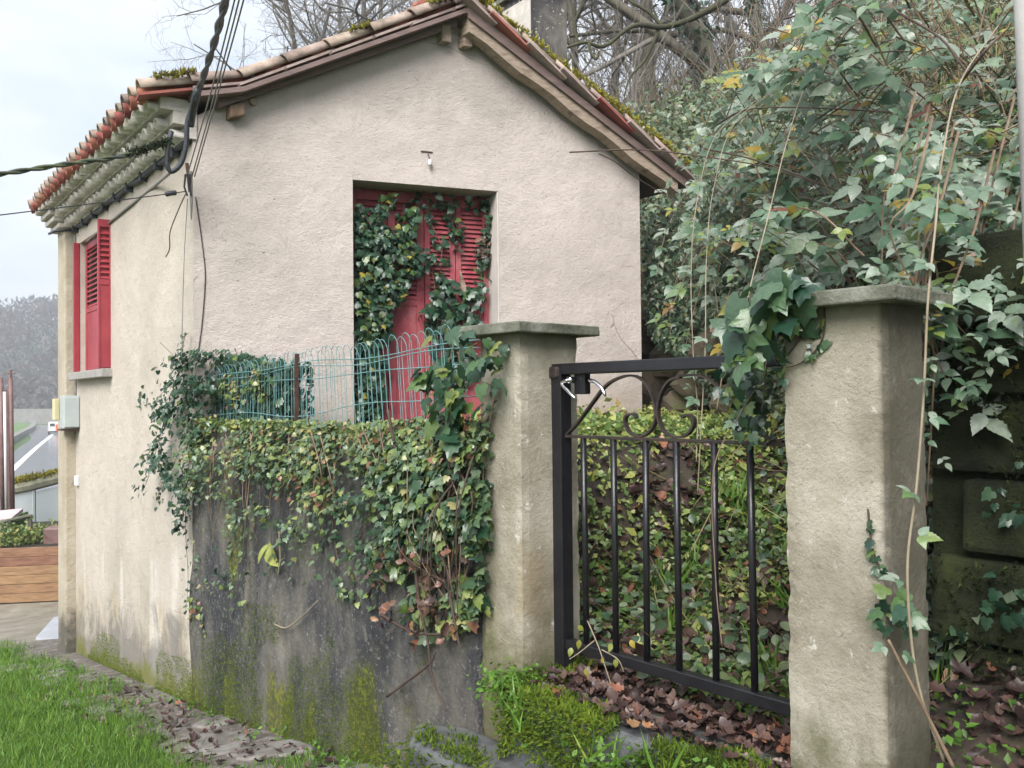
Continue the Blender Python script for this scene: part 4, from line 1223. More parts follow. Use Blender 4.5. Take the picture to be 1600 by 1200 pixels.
for k, (a, b) in enumerate(((366, 292), (373, 300), (380, 304))):
    cable('thin_wire', [at(a + 200, -900, 1.8), at(a + 70, -330, 2.6), at(a + 24, -100, 3.4), at(a, 2, 3.9), at((a * 0.5 + b * 0.5) - 1, 150 - 3 * k, 4.9), at(b, 276, 5.76)], 0.0042, M['greycable'], ['thin grey wire rising from the corner bracket, closest to the thick cable', 'middle one of three thin grey wires rising from the corner bracket', 'thin grey wire rising from the corner bracket, farthest from the thick cable'][k], 5)
cable('thin_wire', [at(-900, 420, 3.0), at(-350, 374, 4.0), at(-60, 343, 4.6), at(0, 336, 4.8), at(130, 320, 5.3), at(262, 303, 5.7), at(290, 299, 5.76)], 0.0035, M['cable'], 'thin wire running left from the insulator below the loop', 5)
cable('strain_insulator', [at(258, 304, 5.70), at(266, 302, 5.71), at(276, 301, 5.73)], [0.006] + [0.017] * 15 + [0.006], M['cable'], 'small dark insulator on the thin wire beside the bracket', 7)
# clipped cable run under the cornice, with ties
run = empty('wall_cable', H(0, 0.3, 3.42, 0, 0.02), 'black cable clipped along under the cornice of the side wall', 'cable')
MB().tube([H(0, a, 3.432 + 0.012 * math.sin(a * 9), 0, 0.028) for a in np.linspace(0.02, 3.82, 40)], 0.022, 6).build('cable', M['cable'], run, True)
for a in np.linspace(0.3, 3.7, 9):
    MB().cbox(H(0, a, 3.425, 0, 0.022), v3(HS * 0.035, 0), v3(NS * 0.075, 0), (0, 0, 0.075)).build('clip', M['cable'], run, bevel=0.006)
tag(MB().tube([H(0, 3.80, 3.43, 0, 0.03), H(0, 3.78, 3.40, 0, 0.19), H(0, 3.86, 3.40, 0, 0.205), H(0, 4.1, 3.42, 0, 0.20)], 0.014, 6).build('pier_cable', M['cable'], None, True), 'short dark cable wrapped round the top of the corner pier', 'cable')
# bushy ends of the big cable (frayed moss)
n = 520
u = rng.random(n)
P = np.array([at(200 + 66 * a, 240 - 20 * a, 5.45 + 0.15 * a) for a in u]) + rnd(n) * 0.011
cloud('cable_moss', 'star', P, rnd(n), rnd(n) + [0, 0, -0.4], rng.uniform(0.012, 0.03, n), rng.uniform(0, 0.6, n), leafmat('dark_moss', [(0, (0.02, 0.025, 0.02)), (1, (0.07, 0.10, 0.04))], 0.9, 0.1, 0.2), None, label='dark moss tuft on the big cable where it meets the wall', cat='moss')
cable('wall_cable', [at(268, 268, 5.66), hit(240, 292, K + NS * 0.012, HS), hit(205, 320, K + NS * 0.012, HS), hit(172, 347, K + NS * 0.012, HS), hit(136, 377, K + NS * 0.012, HS)], 0.011, M['greycable'], 'grey cable slanting from the loop to the top of the side window')
for k in range(2):
    tag(MB().tube([H(0, 3.79 + 0.035 * k, z_, 0, 0.012 + 0.006 * math.sin(z_ * 6 + k)) for z_ in np.linspace(1.70, 3.38, 22)], 0.008, 5).build('wall_cable', M['greycable'], None, True), ['grey cable dropping down the pier into the meter box', 'second grey cable beside it dropping down the corner pier'][k], 'cable')
cable('loose_wire', [at(290, 303, 5.8), at(278, 330, 5.8), at(266, 362, 5.8), at(265, 388, 5.8), at(259, 402, 5.8)], 0.004, M['darkstem'], 'loose brown wire end hanging on the side wall below the bracket', 5)
cable('loose_wire', [at(293, 310, 5.82), at(288, 400, 5.82), at(285, 500, 5.82), at(284, 560, 5.82)], 0.003, M['greycable'], 'long thin wire hanging straight down the house corner', 5)
cable('loose_wire', [H(0.015, -0.004, 3.05), H(0.06, -0.004, 2.7), H(0.075, -0.004, 2.5), H(0.055, -0.004, 2.2), H(0.03, -0.004, 2.0)], 0.004, M['darkstem'], 'brown wire running down the gable just right of the corner', 5)

# ================================================================== far-left yard, road traffic
yard_y = 14.0
pw = empty('plank_wall', at(48, 935, 14.0), 'low larch plank wall at the end of the gravel yard', 'wall')
ax_ = unit(at(110, 880, 14.2) - at(-60, 884, 13.9))
ax_[2] = 0; ax_ = unit(ax_)
for i in range(6):
    z0 = -1.60 + 0.148 * i
    base = at(-75, 900, 13.9)
    off = 0.0
    for L in (2.25,):
        b0 = np.array([base[0], base[1], z0]) + ax_ * off
        MB().box(b0 + ax_ * 0.006, ax_ * (L - 0.008), np.array([-ax_[1], ax_[0], 0]) * 0.06, (0, 0, 0.143)).build('plank', M['plank'], pw, bevel=0.006)
        off += L
# planter soil with small shrubs above the planks
tag(MB().box(np.array([base[0] - 0.5, base[1] + 0.06, -1.7]), ax_ * 3.2, np.array([-ax_[1], ax_[0], 0]) * 3.6, (0, 0, 0.93)).build('planting_bed', M['soil']), kind='structure')
for i, (px, py, Y, r, lb) in enumerate(((12, 838, 14.6, 0.30, 'loose green shrub above the plank wall, at the left edge'), (45, 842, 14.9, 0.24, 'middle one of three loose shrubs above the plank wall'), (76, 834, 15.2, 0.26, 'loose green shrub above the plank wall, nearest the house'))):
    sh = empty('shrub', at(px, 858, Y), lb, 'shrub', 'shrubs above the plank wall')
    c = at(px, py, Y)
    n = 380
    P = c + rnd(n) * np.array([r * 0.5, r * 0.5, r * 0.35])
    cloud('foliage', 'small', P, rnd(n) + [0, 0, 0.6], rnd(n), rng.uniform(0.05, 0.10, n), rng.uniform(0.1, 0.95, n), COVER, sh)
    for k in range(5):
        MB().tube([at(px, 862, Y), c + rnd(1)[0] * r * 0.5], 0.006, 4).build('stem', M['twig'], sh)
bl = at(88, 838, 15.0)
tag(MB().cbox(bl, ax_ * 0.34, np.array([-ax_[1], ax_[0], 0]) * 0.3, (0, 0, 0.34)).build('planter', M['brownsteel'], None, bevel=0.03), 'dark brown planter on the bed beside the house pier', 'planter')
# handrail
hr = empty('handrail', at(44, 840, 15.6), 'grey green wooden handrail with a post beyond the plank wall', 'handrail')
MB().tube([at(-40, 830, 14.6), at(10, 814, 15.2), at(47, 806, 15.7)], 0.035, 6).build('rail', M['greywood'], hr)
MB().tube([at(46, 804, 15.7), at(46, 850, 15.7)], 0.05, 6).build('post', M['greywood'], hr)
MB().tube([at(5, 812, 15.2), at(5, 862, 15.2)], 0.05, 6).build('post', M['greywood'], hr)
tag(MB().prism([at(40, 800, 16.5), at(36, 842, 16.5), at(0, 850, 16.5), at(0, 812, 16.5)], (0.02, 0.06, 0)).build('grass_bank', M['fargrass']), kind='structure')
# glazed lean-to with a mossy roof edge
gh = empty('glazed_shelter', at(60, 850, 18.0), 'glazed lean-to with a moss covered roof edge beyond the yard', 'shelter')
Y_ = 18.0
def gpt(px, py, d=Y_): return at(px, py, d)
MB().tube([gpt(-60, 775), gpt(0, 768), gpt(50, 758), gpt(110, 742)], [0.10, 0.11, 0.12, 0.12], 8).build('roof_edge', M['greywood'], gh)
MB().prism([gpt(-60, 770), gpt(110, 740), gpt(110, 740) + np.array([0.3, 2.4, 0.12]), gpt(-60, 770) + np.array([0.3, 2.4, 0.12])], (0, 0, 0.05)).build('roof_sheet', M['glaze'], gh)
for x0, x1 in ((-60, 8), (14, 50), (56, 91), (96, 130)):
    MB().prism([gpt(x0, 776 - 0.16 * (x0 - 0) * 0.8), gpt(x1, 772 - 0.16 * x1 * 0.8), gpt(x1, 852), gpt(x0, 855)], (0, 0.03, 0)).build('pane', M['glaze'], gh)
    MB().tube([gpt(x1 + 3, 760), gpt(x1 + 3, 856)], 0.035, 6).build('post', M['boxgrey'], gh)
n = 1500
u = rng.random(n)
P = np.array([gpt(-60 + 170 * a, 773 - 31 * a ** 1.2 - 4, Y_) for a in u]) + rnd(n) * [0.05, 0.07, 0.03] + [0, 0, 0.05]
cloud('moss', 'star', P, rnd(n), rnd(n) * 0.6 + [0, 0, 1], rng.uniform(0.04, 0.09, n), rng.uniform(0.2, 1, n), ROOFMOSS, gh)
# steel pole with a pale conduit
sp = empty('utility_pole', at(10, 800, 17.0), 'brown steel utility pole with a pale pipe on its face at the left edge', 'pole')
for px in (1.5, 16.5):
    MB().tube([at(px + 3, 800, 17.0), at(px, 590, 17.0)], 0.045, 8).build('upright', M['brownsteel'], sp, True)
MB().box(at(2, 800, 17.05), (0.19, 0, 0), (0, 0.02, 0), at(0, 610, 17.05) - at(2, 800, 17.05)).build('web', M['brownsteel'], sp)
MB().tube([at(10, 795, 16.9), at(7, 612, 16.9)], 0.028, 8).build('pipe', M['white'], sp, True)
MB().tube([at(17, 590, 17.0), at(17, 578, 17.0)], 0.02, 6).build('tip', M['brownsteel'], sp)
MB().tube([at(8, 584, 17.0), at(24, 583, 17.0)], 0.015, 6).build('cross_arm', M['brownsteel'], sp)
MB().prism([at(-30, 806, 16.4), at(36, 800, 16.4), at(12, 820, 15.8), at(-40, 826, 15.8)], (0, 0, 0.07)).build('base_slab', M['pink'], sp)
tag(MB().prism([hitz(56, 1000, -1.15), hitz(112, 1002, -1.15), hitz(112, 962, -1.32), hitz(84, 968, -1.32)], (0, 0, 0.03)).build('metal_sheet', M['tarp'], None), 'grey sheet lying on the ground behind the corner pier', 'sheet')
# van
vz = -3.95
vb = hitz(86, 679, vz)
van = empty('white_van', vb, 'white van with orange rear marks driving away on the road', 'van')
vd = v3(unit([-0.50, 0.86]), 0)
vr = np.array([vd[1], -vd[0], 0])
prof = [(0, 0.45), (4.6, 0.45), (4.9, 0.9), (4.3, 1.25), (3.6, 2.1), (0.2, 2.25), (0, 1.6)]
MB().prism([vb - vr * 0.95 + vd * a + np.array([0, 0, z]) for a, z in prof], vr * 1.9).build('body', M['van'], van, bevel=0.08)
MB().box(vb + vd * -0.02 + vr * 0.1 + np.array([0, 0, 0.6]), vr * 0.82, -vd * 0.02, (0, 0, 1.2)).build('rear_marking', M['orange'], van)
MB().box(vb + vd * -0.02 - vr * 0.8 + np.array([0, 0, 1.45]), vr * 0.75, -vd * 0.02, (0, 0, 0.5)).build('window', M['glass'], van)
MB().box(vb + vd * -0.03 - vr * 0.95 + np.array([0, 0, 0.38]), vr * 1.9, vd * 0.1, (0, 0, 0.25)).build('bumper', M['tyre'], van)
for a in (0.8, 3.9):
    for sgn in (-1, 1):
        c = vb + vd * a + vr * sgn * 0.85 + np.array([0, 0, 0.34])
        MB().tube([c - vr * 0.1, c + vr * 0.1], 0.34, 14).build('wheel', M['tyre'], van)

# far wood on the hill across the road: bare crowns and a few evergreens that read as one mass
n = 26000
X = rng.uniform(-300, -20, n); Y = rng.uniform(232, 420, n)
crown = fbm(X, Y, 0.11, 3)
ev = vnoise(X, Y, 0.05, 9) > 0.72
hgt = rng.random(n) ** 0.7 * (6 + 8 * crown)
P = np.stack([X, Y, far_hill_z(X, Y) + hgt], axis=1)
tn = np.where(ev, rng.uniform(0.9, 1, n), rng.uniform(0, 0.84, n) * (0.4 + crown))
keep = (Y - 235 + 0.25 * (X + 120)) > 6
cloud('far_wood', 'star', P[keep], rnd(n)[keep], (rnd(n) * 0.6 + [0, 0, 1])[keep], rng.uniform(1.2, 3.4, n)[keep] * np.where(ev, 0.7, 0.9)[keep], tn[keep], FARWOOD, None, label='bare winter wood with a few evergreens covering the far hill', cat='wood')

# ================================================================== trees on the hillside
def grow(seed, height, trunk_r, lean, levels=4, spread=0.75, dense=1.0):
    rr = random.Random(seed)
    thick, thin = MB(), MB()
    def seg(p, d, L, r, lev):
        n_ = 5 if lev < 2 else 3 if lev < levels else 2
        pts, rad = [p], [r]
        dd = d.copy()
        for k in range(n_):
            dd = unit(dd + np.array([rr.gauss(0, 1), rr.gauss(0, 1), rr.gauss(0, 1)]) * (0.10 if lev == 0 else 0.22) + np.array([0, 0, 0.05 if lev else 0.03]))
            p = p + dd * L / n_
            pts.append(p)
            rad.append(max(r * (1 - 0.55 * (k + 1) / n_) if lev < levels else r * (1 - 0.8 * (k + 1) / n_), 0.0022))
        (thick if lev < 2 else thin).tube(pts, rad, 7 if lev == 0 else 5 if lev == 1 else 3, cap=False)
        if lev >= levels: return
        nb = int((10 if lev == 0 else 5 if lev == 1 else 5) * dense + rr.random())
        for k in range(nb):
            f = (0.14 if lev == 0 else 0.15) + (0.86 if lev == 0 else 0.85) * (k + rr.random() * 0.8) / nb
            f = min(f, 0.999)
            i = min(int(f * n_), n_ - 1)
            b = pts[i] + (pts[i + 1] - pts[i]) * (f * n_ - i)
            par = unit(pts[i + 1] - pts[i])
            a = rr.random() * 6.283
            ref = np.array([1.0, 0, 0]) if abs(par[0]) < 0.8 else np.array([0, 1.0, 0])
            u_ = unit(np.cross(par, ref)); w_ = np.cross(par, u_)
            nd = unit(par * (1 - spread * rr.uniform(0.5, 0.95)) + (u_ * math.cos(a) + w_ * math.sin(a)) * spread + np.array([0, 0, 0.12]))
            seg(b, nd, L * rr.uniform(0.38, 0.62) * (1 - 0.25 * f), max(rad[i] * 0.55, 0.003), lev + 1)
    seg(np.zeros(3), unit(np.array([lean[0], lean[1], 1.0])), height * 0.85, trunk_r, 0)
    return thick.mesh('trunk', M['bark'], True), thin.mesh('crown', M['twig'], True)
protos = [grow(1, 9.5, 0.13, (0.05, 0)), grow(2, 12, 0.17, (-0.1, 0.05), dense=1.1), grow(3, 8, 0.08, (0.1, 0), dense=1.0), grow(4, 10.5, 0.11, (-0.06, -0.05), dense=1.15), grow(5, 13, 0.20, (-0.22, 0.0))]
spots = [  # px, depth, prototype, turn, scale, label
    (1145, 15.5, 4, 0.3, 1.0, 'leaning ivy clad trunk high on the bank'),
    (1200, 19.0, 1, 1.9, 1.0, 'tall bare tree just right of the leaning ivy clad trunk'),
    (1030, 21.0, 1, 4.0, 1.1, 'bare forked tree on the hillside right of the chimney'),
    (905, 19.5, 3, 2.2, 0.95, 'slender bare tree beside the chimney'),
    (960, 26.0, 0, 0.6, 1.2, 'bare tree on the slope behind the chimney gap'),
    (800, 25.0, 3, 3.0, 1.0, 'bare tree behind the roof ridge, left of the chimney'),
    (860, 31.0, 1, 5.0, 1.1, 'bare tree standing far up the slope behind the chimney'),
    (1090, 30.0, 3, 1.2, 1.35, 'thin bare tree far behind the leaning trunk'),
    (1160, 34.0, 0, 3.3, 1.5, 'bare tree on the skyline above the brambles'),
    (1270, 24.0, 3, 0.1, 1.2, 'bare tree rising behind the bramble thicket'),
    (1350, 21.0, 0, 2.6, 1.2, 'bare tree at the top right, behind the thicket'),
    (1010, 38.0, 4, 4.4, 1.2, 'far bare tree between chimney and leaning trunk'),
    (720, 33.0, 0, 1.0, 1.35, 'bare tree peeking over the roof ridge'),
    (640, 37.0, 2, 0.0, 2.0, 'bare tree over the tiled verge, right of the thin twigs'),
    (575, 38.0, 0, 2.0, 1.55, 'bare tree seen over the middle of the left roof slope'),
    (500, 40.0, 2, 4.1, 1.95, 'small bare tree seen low over the left roof slope'),
    (680, 39.0, 3, 0.7, 1.55, 'bare tree just left of the roof peak'),
    (608, 42.0, 3, 2.7, 1.65, 'bare tree behind the tiled verge, midway to the peak'),
    (538, 44.0, 3, 4.7, 1.6, 'faint bare tree between two others over the left slope'),
    (430, 43.0, 2, 5.2, 1.9, 'thin small bare tree nearest the cables over the roof'),
]
for i, (px, dp, k, turn, scl, lab) in enumerate(spots):
    b = at(px, 600, dp)
    X, Y = b[0], b[1]
    zb = float(hill_z(X, Y)) - 0.25
    if px < 760:                                     # keep these crowns low over the roof
        zb = max(zb, 1.4)
    t_ = empty('bare_tree', (X, Y, zb), lab, 'tree', 'bare trees on the hillside')
    mtx = Matrix.Translation((X, Y, zb)) @ Matrix.Rotation(turn, 4, 'Z') @ Matrix.Scale(scl, 4)
    for nm, me in zip(('trunk', 'crown'), protos[k]):
        o = link(nm, me, t_)
        o.matrix_basis = mtx
    if px in (1145, 1200):                           # ivy sleeve on the trunk
        me = protos[k][0]
        co = np.array([v.co[:] for v in me.vertices][:7 * 5])
        n = 1500
        a = rng.integers(0, len(co) - 7, n); f = rng.random(n)[:, None]
        Q = co[a] * (1 - f) + co[a + 7] * f + rnd(n) * 0.10
        Q = np.array([(mtx @ Vector(q_))[:] for q_ in Q])
        cloud('ivy', 'small', Q, rnd(n) + [0, -0.6, 0.3], rnd(n) * 0.5 + [0, 0, -1], rng.uniform(0.10, 0.17, n), rng.uniform(0, 0.55, n), IVY, t_)
# mossy limb reaching across right of the chimney
ml = empty('mossy_branch', at(1150, 60, 12.0), 'crooked mossy branch reaching across beside the chimney', 'branch')
def branch(pts, r0, r1, mat, parent, name='limb'):
    P_ = spline(pts, 5)
    return MB().tube(P_, list(np.linspace(r0, r1, len(P_))), 6).build(name, mat, parent, True)
branch([at(1180, -30, 12), at(1100, 20, 12), at(1040, 42, 12), at(990, 40, 11.8), at(945, 72, 11.6), at(915, 66, 11.5), at(886, 74, 11.5)], 0.05, 0.016, M['limbmoss'], ml)
branch([at(920, 68, 11.5), at(924, 84, 11.5), at(932, 92, 11.5), at(936, 80, 11.5)], 0.022, 0.02, M['limbmoss'], ml, 'twig')
branch([at(1035, 42, 12), at(1015, 20, 12), at(985, 2, 12), at(960, -20, 12)], 0.03, 0.015, M['limbmoss'], ml, 'twig')
branch([at(1030, 43, 12), at(1010, 90, 12), at(985, 120, 12), at(975, 150, 12)], 0.03, 0.008, M['limbmoss'], ml, 'twig')
branch([at(905, 70, 11.5), at(897, 40, 11.5), at(908, 10, 11.5), at(915, -20, 11.5)], 0.02, 0.012, M['limbmoss'], ml, 'twig')
branch([at(880, 30, 11.5), at(820, 25, 11.7), at(790, 28, 12), at(760, 10, 12)], 0.03, 0.02, M['limbmoss'], ml, 'twig')

# ================================================================== ivy, brambles, ground plants
def hitv(px, py, A, d):
    r = _fw + np.outer((px - 800) / FPX, _rt) + np.outer((600 - py) / FPX, _up)
    n_ = np.array([-d[1], d[0]])
    t_ = (n_ @ (np.asarray(A) - CAM[:2])) / (r[:, :2] @ n_)
    return CAM + r * t_[:, None]
def scatter(poly, n):
    poly = np.asarray(poly, float)
    x = rng.uniform(poly[:, 0].min(), poly[:, 0].max(), n * 4)
    y = rng.uniform(poly[:, 1].min(), poly[:, 1].max(), n * 4)
    k = poly_in(poly, x, y)
    return x[k][:n], y[k][:n]
def on_wall(poly, n, A, d, nrm, depth, grain=0.0, seed=0):
    """points over an outlined patch of the wall plane, spread through a foliage depth"""
    x, y = scatter(poly, n)
    if grain:
        k = fbm(x, y, grain, seed) + rng.normal(size=len(x)) * 0.06 > 0.47
        x, y = x[k], y[k]
    P = hitv(x, y, A, d)
    dd = rng.random(len(P)) ** 0.8 * depth
    return P + np.outer(dd, np.append(nrm, 0)), dd / max(depth, 1e-6)
def along(pts, n, jit, seg=10):
    P_ = np.array(spline(pts, seg))
    t_ = rng.random(n) * (len(P_) - 1.001)
    i = t_.astype(int)
    f = (t_ - i)[:, None]
    return P_[i] * (1 - f) + P_[i + 1] * f + rnd(n) * jit
def stems(parent, paths, r, mat, name='stem'):
    for p in paths:
        P_ = spline(p, 6)
        MB().tube(P_, list(np.linspace(r, r * 0.5, len(P_))), 5).build(name, mat, parent, True)
def leaf_dirs(n, nrm, sag=1.0, scat=0.55):
    N = np.append(nrm, 0.45)[None] + rnd(n) * scat
    D = rnd(n) * 0.6 + [0, 0, -sag]
    return N, D

# ---- ivy on the door
iv = empty('ivy', H(1.15, -0.02, 1.4), 'ivy covering the left half of the red shutter door', 'ivy')
dA, dN = K + GB * (RB - 0.015), -GB
parts_ = [on_wall([(551, 312), (600, 303), (655, 318), (648, 345), (640, 380), (657, 400), (650, 430), (628, 462), (612, 500), (606, 540), (596, 600), (588, 655), (552, 665)], 2000, dA, G, dN, 0.14, 0.028, 3),
          on_wall([(551, 380), (590, 360), (610, 420), (600, 520), (580, 560), (575, 660), (552, 662)], 700, dA, G, dN, 0.20)]
P = np.concatenate([a for a, b in parts_]); dd = np.concatenate([b for a, b in parts_])
N, D = leaf_dirs(len(P), dN)
tn = np.clip(rng.beta(1.6, 3, len(P)) + 0.15 * dd, 0, 0.84)
tn[rng.random(len(P)) < 0.035] = 0.97
cloud('foliage', 'ivy', P, N, D, rng.uniform(0.035, 0.070, len(P)), tn, IVY, iv, 170)
stems(iv, [[hit(px, py, dA - GB * 0.02, G) for px, py in q_] for q_ in ([(560, 650), (575, 560), (600, 450), (625, 360), (632, 318)], [(555, 600), (590, 480), (645, 400), (650, 370), (636, 330)])], 0.007, M['cane'])
iv2 = empty('ivy', H(2.0, -0.02, 1.5), 'thinner ivy strands and broad leaves on the right door shutter', 'ivy')
strands = [[(668, 312), (674, 350), (690, 385), (688, 420), (698, 450)], [(700, 318), (706, 345), (712, 365), (719, 375)], [(758, 318), (760, 360), (752, 400), (752, 440), (748, 480)], [(686, 440), (692, 470), (710, 500), (720, 530)],
           [(640, 306), (690, 312), (740, 318), (765, 322)], [(665, 500), (680, 470), (675, 420), (668, 395)]]
Ps = [along([hit(px, py, dA - GB * 0.03, G) for px, py in q_], 46 if i != 2 else 110, 0.035 if i != 2 else 0.028) for i, q_ in enumerate(strands)]
Pb, _ = on_wall([(668, 462), (700, 445), (738, 455), (745, 500), (740, 560), (700, 600), (672, 560), (664, 500)], 150, dA, G, dN, 0.12)
P = np.concatenate(Ps + [Pb])
N, D = leaf_dirs(len(P), dN)
sz = np.concatenate([rng.uniform(0.035, 0.065, sum(map(len, Ps))), rng.uniform(0.06, 0.11, len(Pb))])
cloud('foliage', 'ivy', P, N, D, sz, np.clip(rng.beta(2, 3, len(P)), 0, 0.85), IVY, iv2, 110)
Q, _ = on_wall([(738, 375), (762, 370), (764, 420), (745, 405)], 26, dA, G, dN, 0.06)
N, D = leaf_dirs(len(Q), dN)
cloud('dry_leaves', 'ivy', Q, N, D, rng.uniform(0.045, 0.07, len(Q)), rng.uniform(0.4, 0.8, len(Q)), LITTER, iv2, 14)
stems(iv2, [[hit(px, py, dA - GB * 0.02, G) for px, py in q_] for q_ in strands], 0.004, M['cane'])
tag(MB().prism([hit(px, py, dA - GB * 0.06, G) for px, py in ((719, 420), (728, 445), (737, 512), (739, 600), (727, 600), (722, 470))], v3(GB * 0.02, 0)).build('old_stake', M['timber'], None, bevel=0.003), 'weathered pointed wooden stake leaning in front of the red door', 'stake')

# ---- ivy clump on the fence at the house corner
ic = empty('ivy', W(2.6, 0, 1.46), 'dense dark ivy clump smothering the fence at the house corner', 'ivy')
P, dd = on_wall([(280, 562), (325, 546), (350, 541), (400, 550), (445, 562), (492, 566), (499, 640), (492, 678), (300, 692), (268, 665), (262, 620), (270, 585)], 3800, S0 + NO * -0.32, SD, NO, 0.25, 0.02, 5)
P4_, d4 = on_wall([(318, 556), (350, 547), (400, 554), (445, 566), (490, 572), (497, 640), (490, 676), (318, 690)], 2200, S0 + NO * -0.34, SD, NO, 0.20)
P3_, d3 = on_wall([(280, 562), (325, 546), (352, 541), (362, 570), (350, 640), (340, 690), (300, 692), (268, 665), (262, 620), (270, 585)], 1500, S0 + NO * -0.05, SD, NO, 0.16, 0.02, 6)
P2_, d2 = on_wall([(262, 620), (300, 600), (312, 680), (308, 790), (292, 830), (282, 770), (262, 735), (240, 740), (224, 780), (222, 756), (246, 690)], 900, S0 + NO * 0.03, SD, NO, 0.10, 0.05, 4)
P = np.concatenate([P, P4_, P3_, P2_]); dd = np.concatenate([dd, d4, d3, d2])
N, D = leaf_dirs(len(P), NO)
tn = np.clip(rng.beta(1.5, 3.2, len(P)) + 0.1 * dd, 0, 0.86)
cloud('foliage', 'ivy', P, N, D, rng.uniform(0.028, 0.052, len(P)), tn, IVY, ic, 240)
Q, _ = on_wall([(330, 590), (420, 575), (430, 630), (350, 650)], 260, S0 + NO * -0.11, SD, NO, 0.06, 0.03, 8)
N, D = leaf_dirs(len(Q), NO)
cloud('dry_leaves', 'ivy', Q, N, D, rng.uniform(0.025, 0.04, len(Q)), rng.uniform(0.5, 0.95, len(Q)), IVYW, ic)
tr = [[(262, 640), (245, 700), (232, 745), (222, 770)], [(285, 700), (262, 740), (248, 770), (250, 790)], [(290, 520), (285, 545), (282, 580)], [(250, 535), (270, 555), (284, 572)], [(300, 690), (292, 760), (290, 830), (294, 900), (290, 960)], [(268, 600), (250, 618), (236, 640)]]
Pv = np.concatenate([along([hit(px, py, S0 + NO * 0.05, SD) for px, py in q_], 34, 0.018) for q_ in tr if q_[0][0] != 250])
N, D = leaf_dirs(len(Pv), NO)
cloud('trailing_leaves', 'ivy', Pv, N, D, rng.uniform(0.02, 0.036, len(Pv)), rng.uniform(0, 0.7, len(Pv)), IVY, ic)
stems(ic, [[hit(px, py, S0 + NO * 0.045, SD) for px, py in q_] for q_ in tr], 0.003, M['cane'])

# ---- ivy and moss over the lane wall
iw = empty('ivy', W(1.5, 0, 1.4), 'pale tangled ivy hanging over the top of the dark lane wall', 'ivy')
x, y = scatter([(298, 660), (420, 652), (560, 660), (700, 650), (765, 660), (770, 800), (760, 960), (690, 1000), (600, 960), (430, 900), (320, 1000), (292, 990)], 15000)
low = np.interp(x, [290, 330, 420, 520, 600, 680, 770], [780, 770, 790, 800, 870, 900, 880])
dens = np.clip(1.15 - (y - 665) / (low - 640), 0, 1) * 1.2 + 0.10
kk = (fbm(x, y, 0.026, 3) - 0.37) * 3.0 * dens > rng.random(len(x)) * 0.72
edge = rng.random(len(x)) < np.where(y < 740, 0.20, 0.012)
x, y = x[kk | edge], y[kk | edge]
P = hitv(x, y, S0 + NO * 0.03, SD)
bul = np.clip((y - 655) / 60, 0.15, 1) * np.clip((1000 - y) / 200, 0.3, 1)
P += np.outer(rng.random(len(P)) * 0.13 * bul, np.append(NO, 0))
N, D = leaf_dirs(len(P), NO, 0.9, 0.6)
N[:, 2] += 0.35
tn = np.clip(rng.beta(1.5, 1.7, len(P)) * 0.92 + np.where(y < 720, 0.12, -0.03) + np.where(vnoise(x, y, 0.012, 7) > 0.66, 0.25, 0), 0, 1)
big = sstep(560, 700, x) * sstep(700, 780, y)
cloud('foliage', 'ivy', P, N, D, rng.uniform(0.020, 0.040, len(P)) * (1 + 0.9 * big), tn, IVYW, iw, 280)
n = 3400                                             # leaves and moss along the coping
s_ = rng.uniform(0.27, 3.4, n); q_ = rng.uniform(-0.26, 0.05, n)
P = np.array([W(a, b, 1.465) for a, b in zip(s_, q_)])
P[:, 2] += rng.random(n) * (0.02 + 0.09 * fbm(s_, q_, 2.5, 3))
cloud('coping_leaves', 'small', P, rnd(n) * 0.6 + [0, 0, 1], rnd(n), rng.uniform(0.022, 0.045, n), rng.uniform(0.25, 0.95, n), COVER, iw)
hs_ = []                                             # hanging stems
for k in range(46):
    a = (R.uniform(310, 640), R.uniform(668, 720))
    c_ = (a[0] + R.uniform(-25, 25), a[1] + R.uniform(50, 190))
    o1 = R.uniform(0.03, 0.10)
    hs_.append([hit(*a, S0 + NO * o1, SD), hit((a[0] + c_[0]) / 2 + R.uniform(-14, 14), (a[1] + c_[1]) / 2, S0 + NO * (o1 + 0.03), SD), hit(*c_, S0 + NO * 0.03, SD)])
stems(iw, hs_, 0.0035, M['cane'])
tng = []                                             # woody tangle by the pillar
for k in range(46):
    a = (R.uniform(620, 745), R.uniform(690, 800))
    b = (min(a[0] + R.uniform(-40, 30), 735), a[1] + R.uniform(50, 110))
    c_ = (R.uniform(630, 725), R.uniform(880, 990))
    tng.append([hit(*a, S0 + NO * R.uniform(0.03, 0.12), SD), hit(*b, S0 + NO * R.uniform(0.06, 0.2), SD), hit(*c_, S0 + NO * R.uniform(0.02, 0.12), SD)])
stems(iw, tng[:24], 0.0045, M['darkstem'])
stems(iw, tng[24:], 0.003, M['cane'])
stems(iw, [[hit(px, py, S0 + NO * 0.10, SD) for px, py in q_] for q_ in ([(606, 640), (618, 700), (640, 770), (660, 820), (668, 870)], [(700, 690), (702, 740), (700, 800), (690, 850)], [(648, 880), (655, 940), (668, 1000), (676, 1060), (697, 1112)], [(605, 1088), (640, 1062), (672, 1036), (680, 1020)],
    [(700, 890), (705, 940), (716, 1000), (720, 1015)], [(595, 960), (640, 985), (690, 990), (715, 960)])], 0.008, M['darkstem'])
stems(iw, [[hit(px, py, S0 + NO * 0.05, SD) for px, py in q_] for q_ in ([(428, 975), (447, 981), (470, 965), (497, 938)], [(605, 1088), (660, 1048), (676, 1030)], [(436, 830), (438, 870), (434, 900)])], 0.006, M['palecane'])
n = 520                                              # twigs and dead leaves caught under the tangle
x, y = scatter([(600, 850), (740, 840), (745, 990), (660, 1010), (600, 960)], n)
P = hitv(x, y, S0 + NO * 0.05, SD) + np.outer(rng.random(len(x)) * 0.1, np.append(NO, 0))
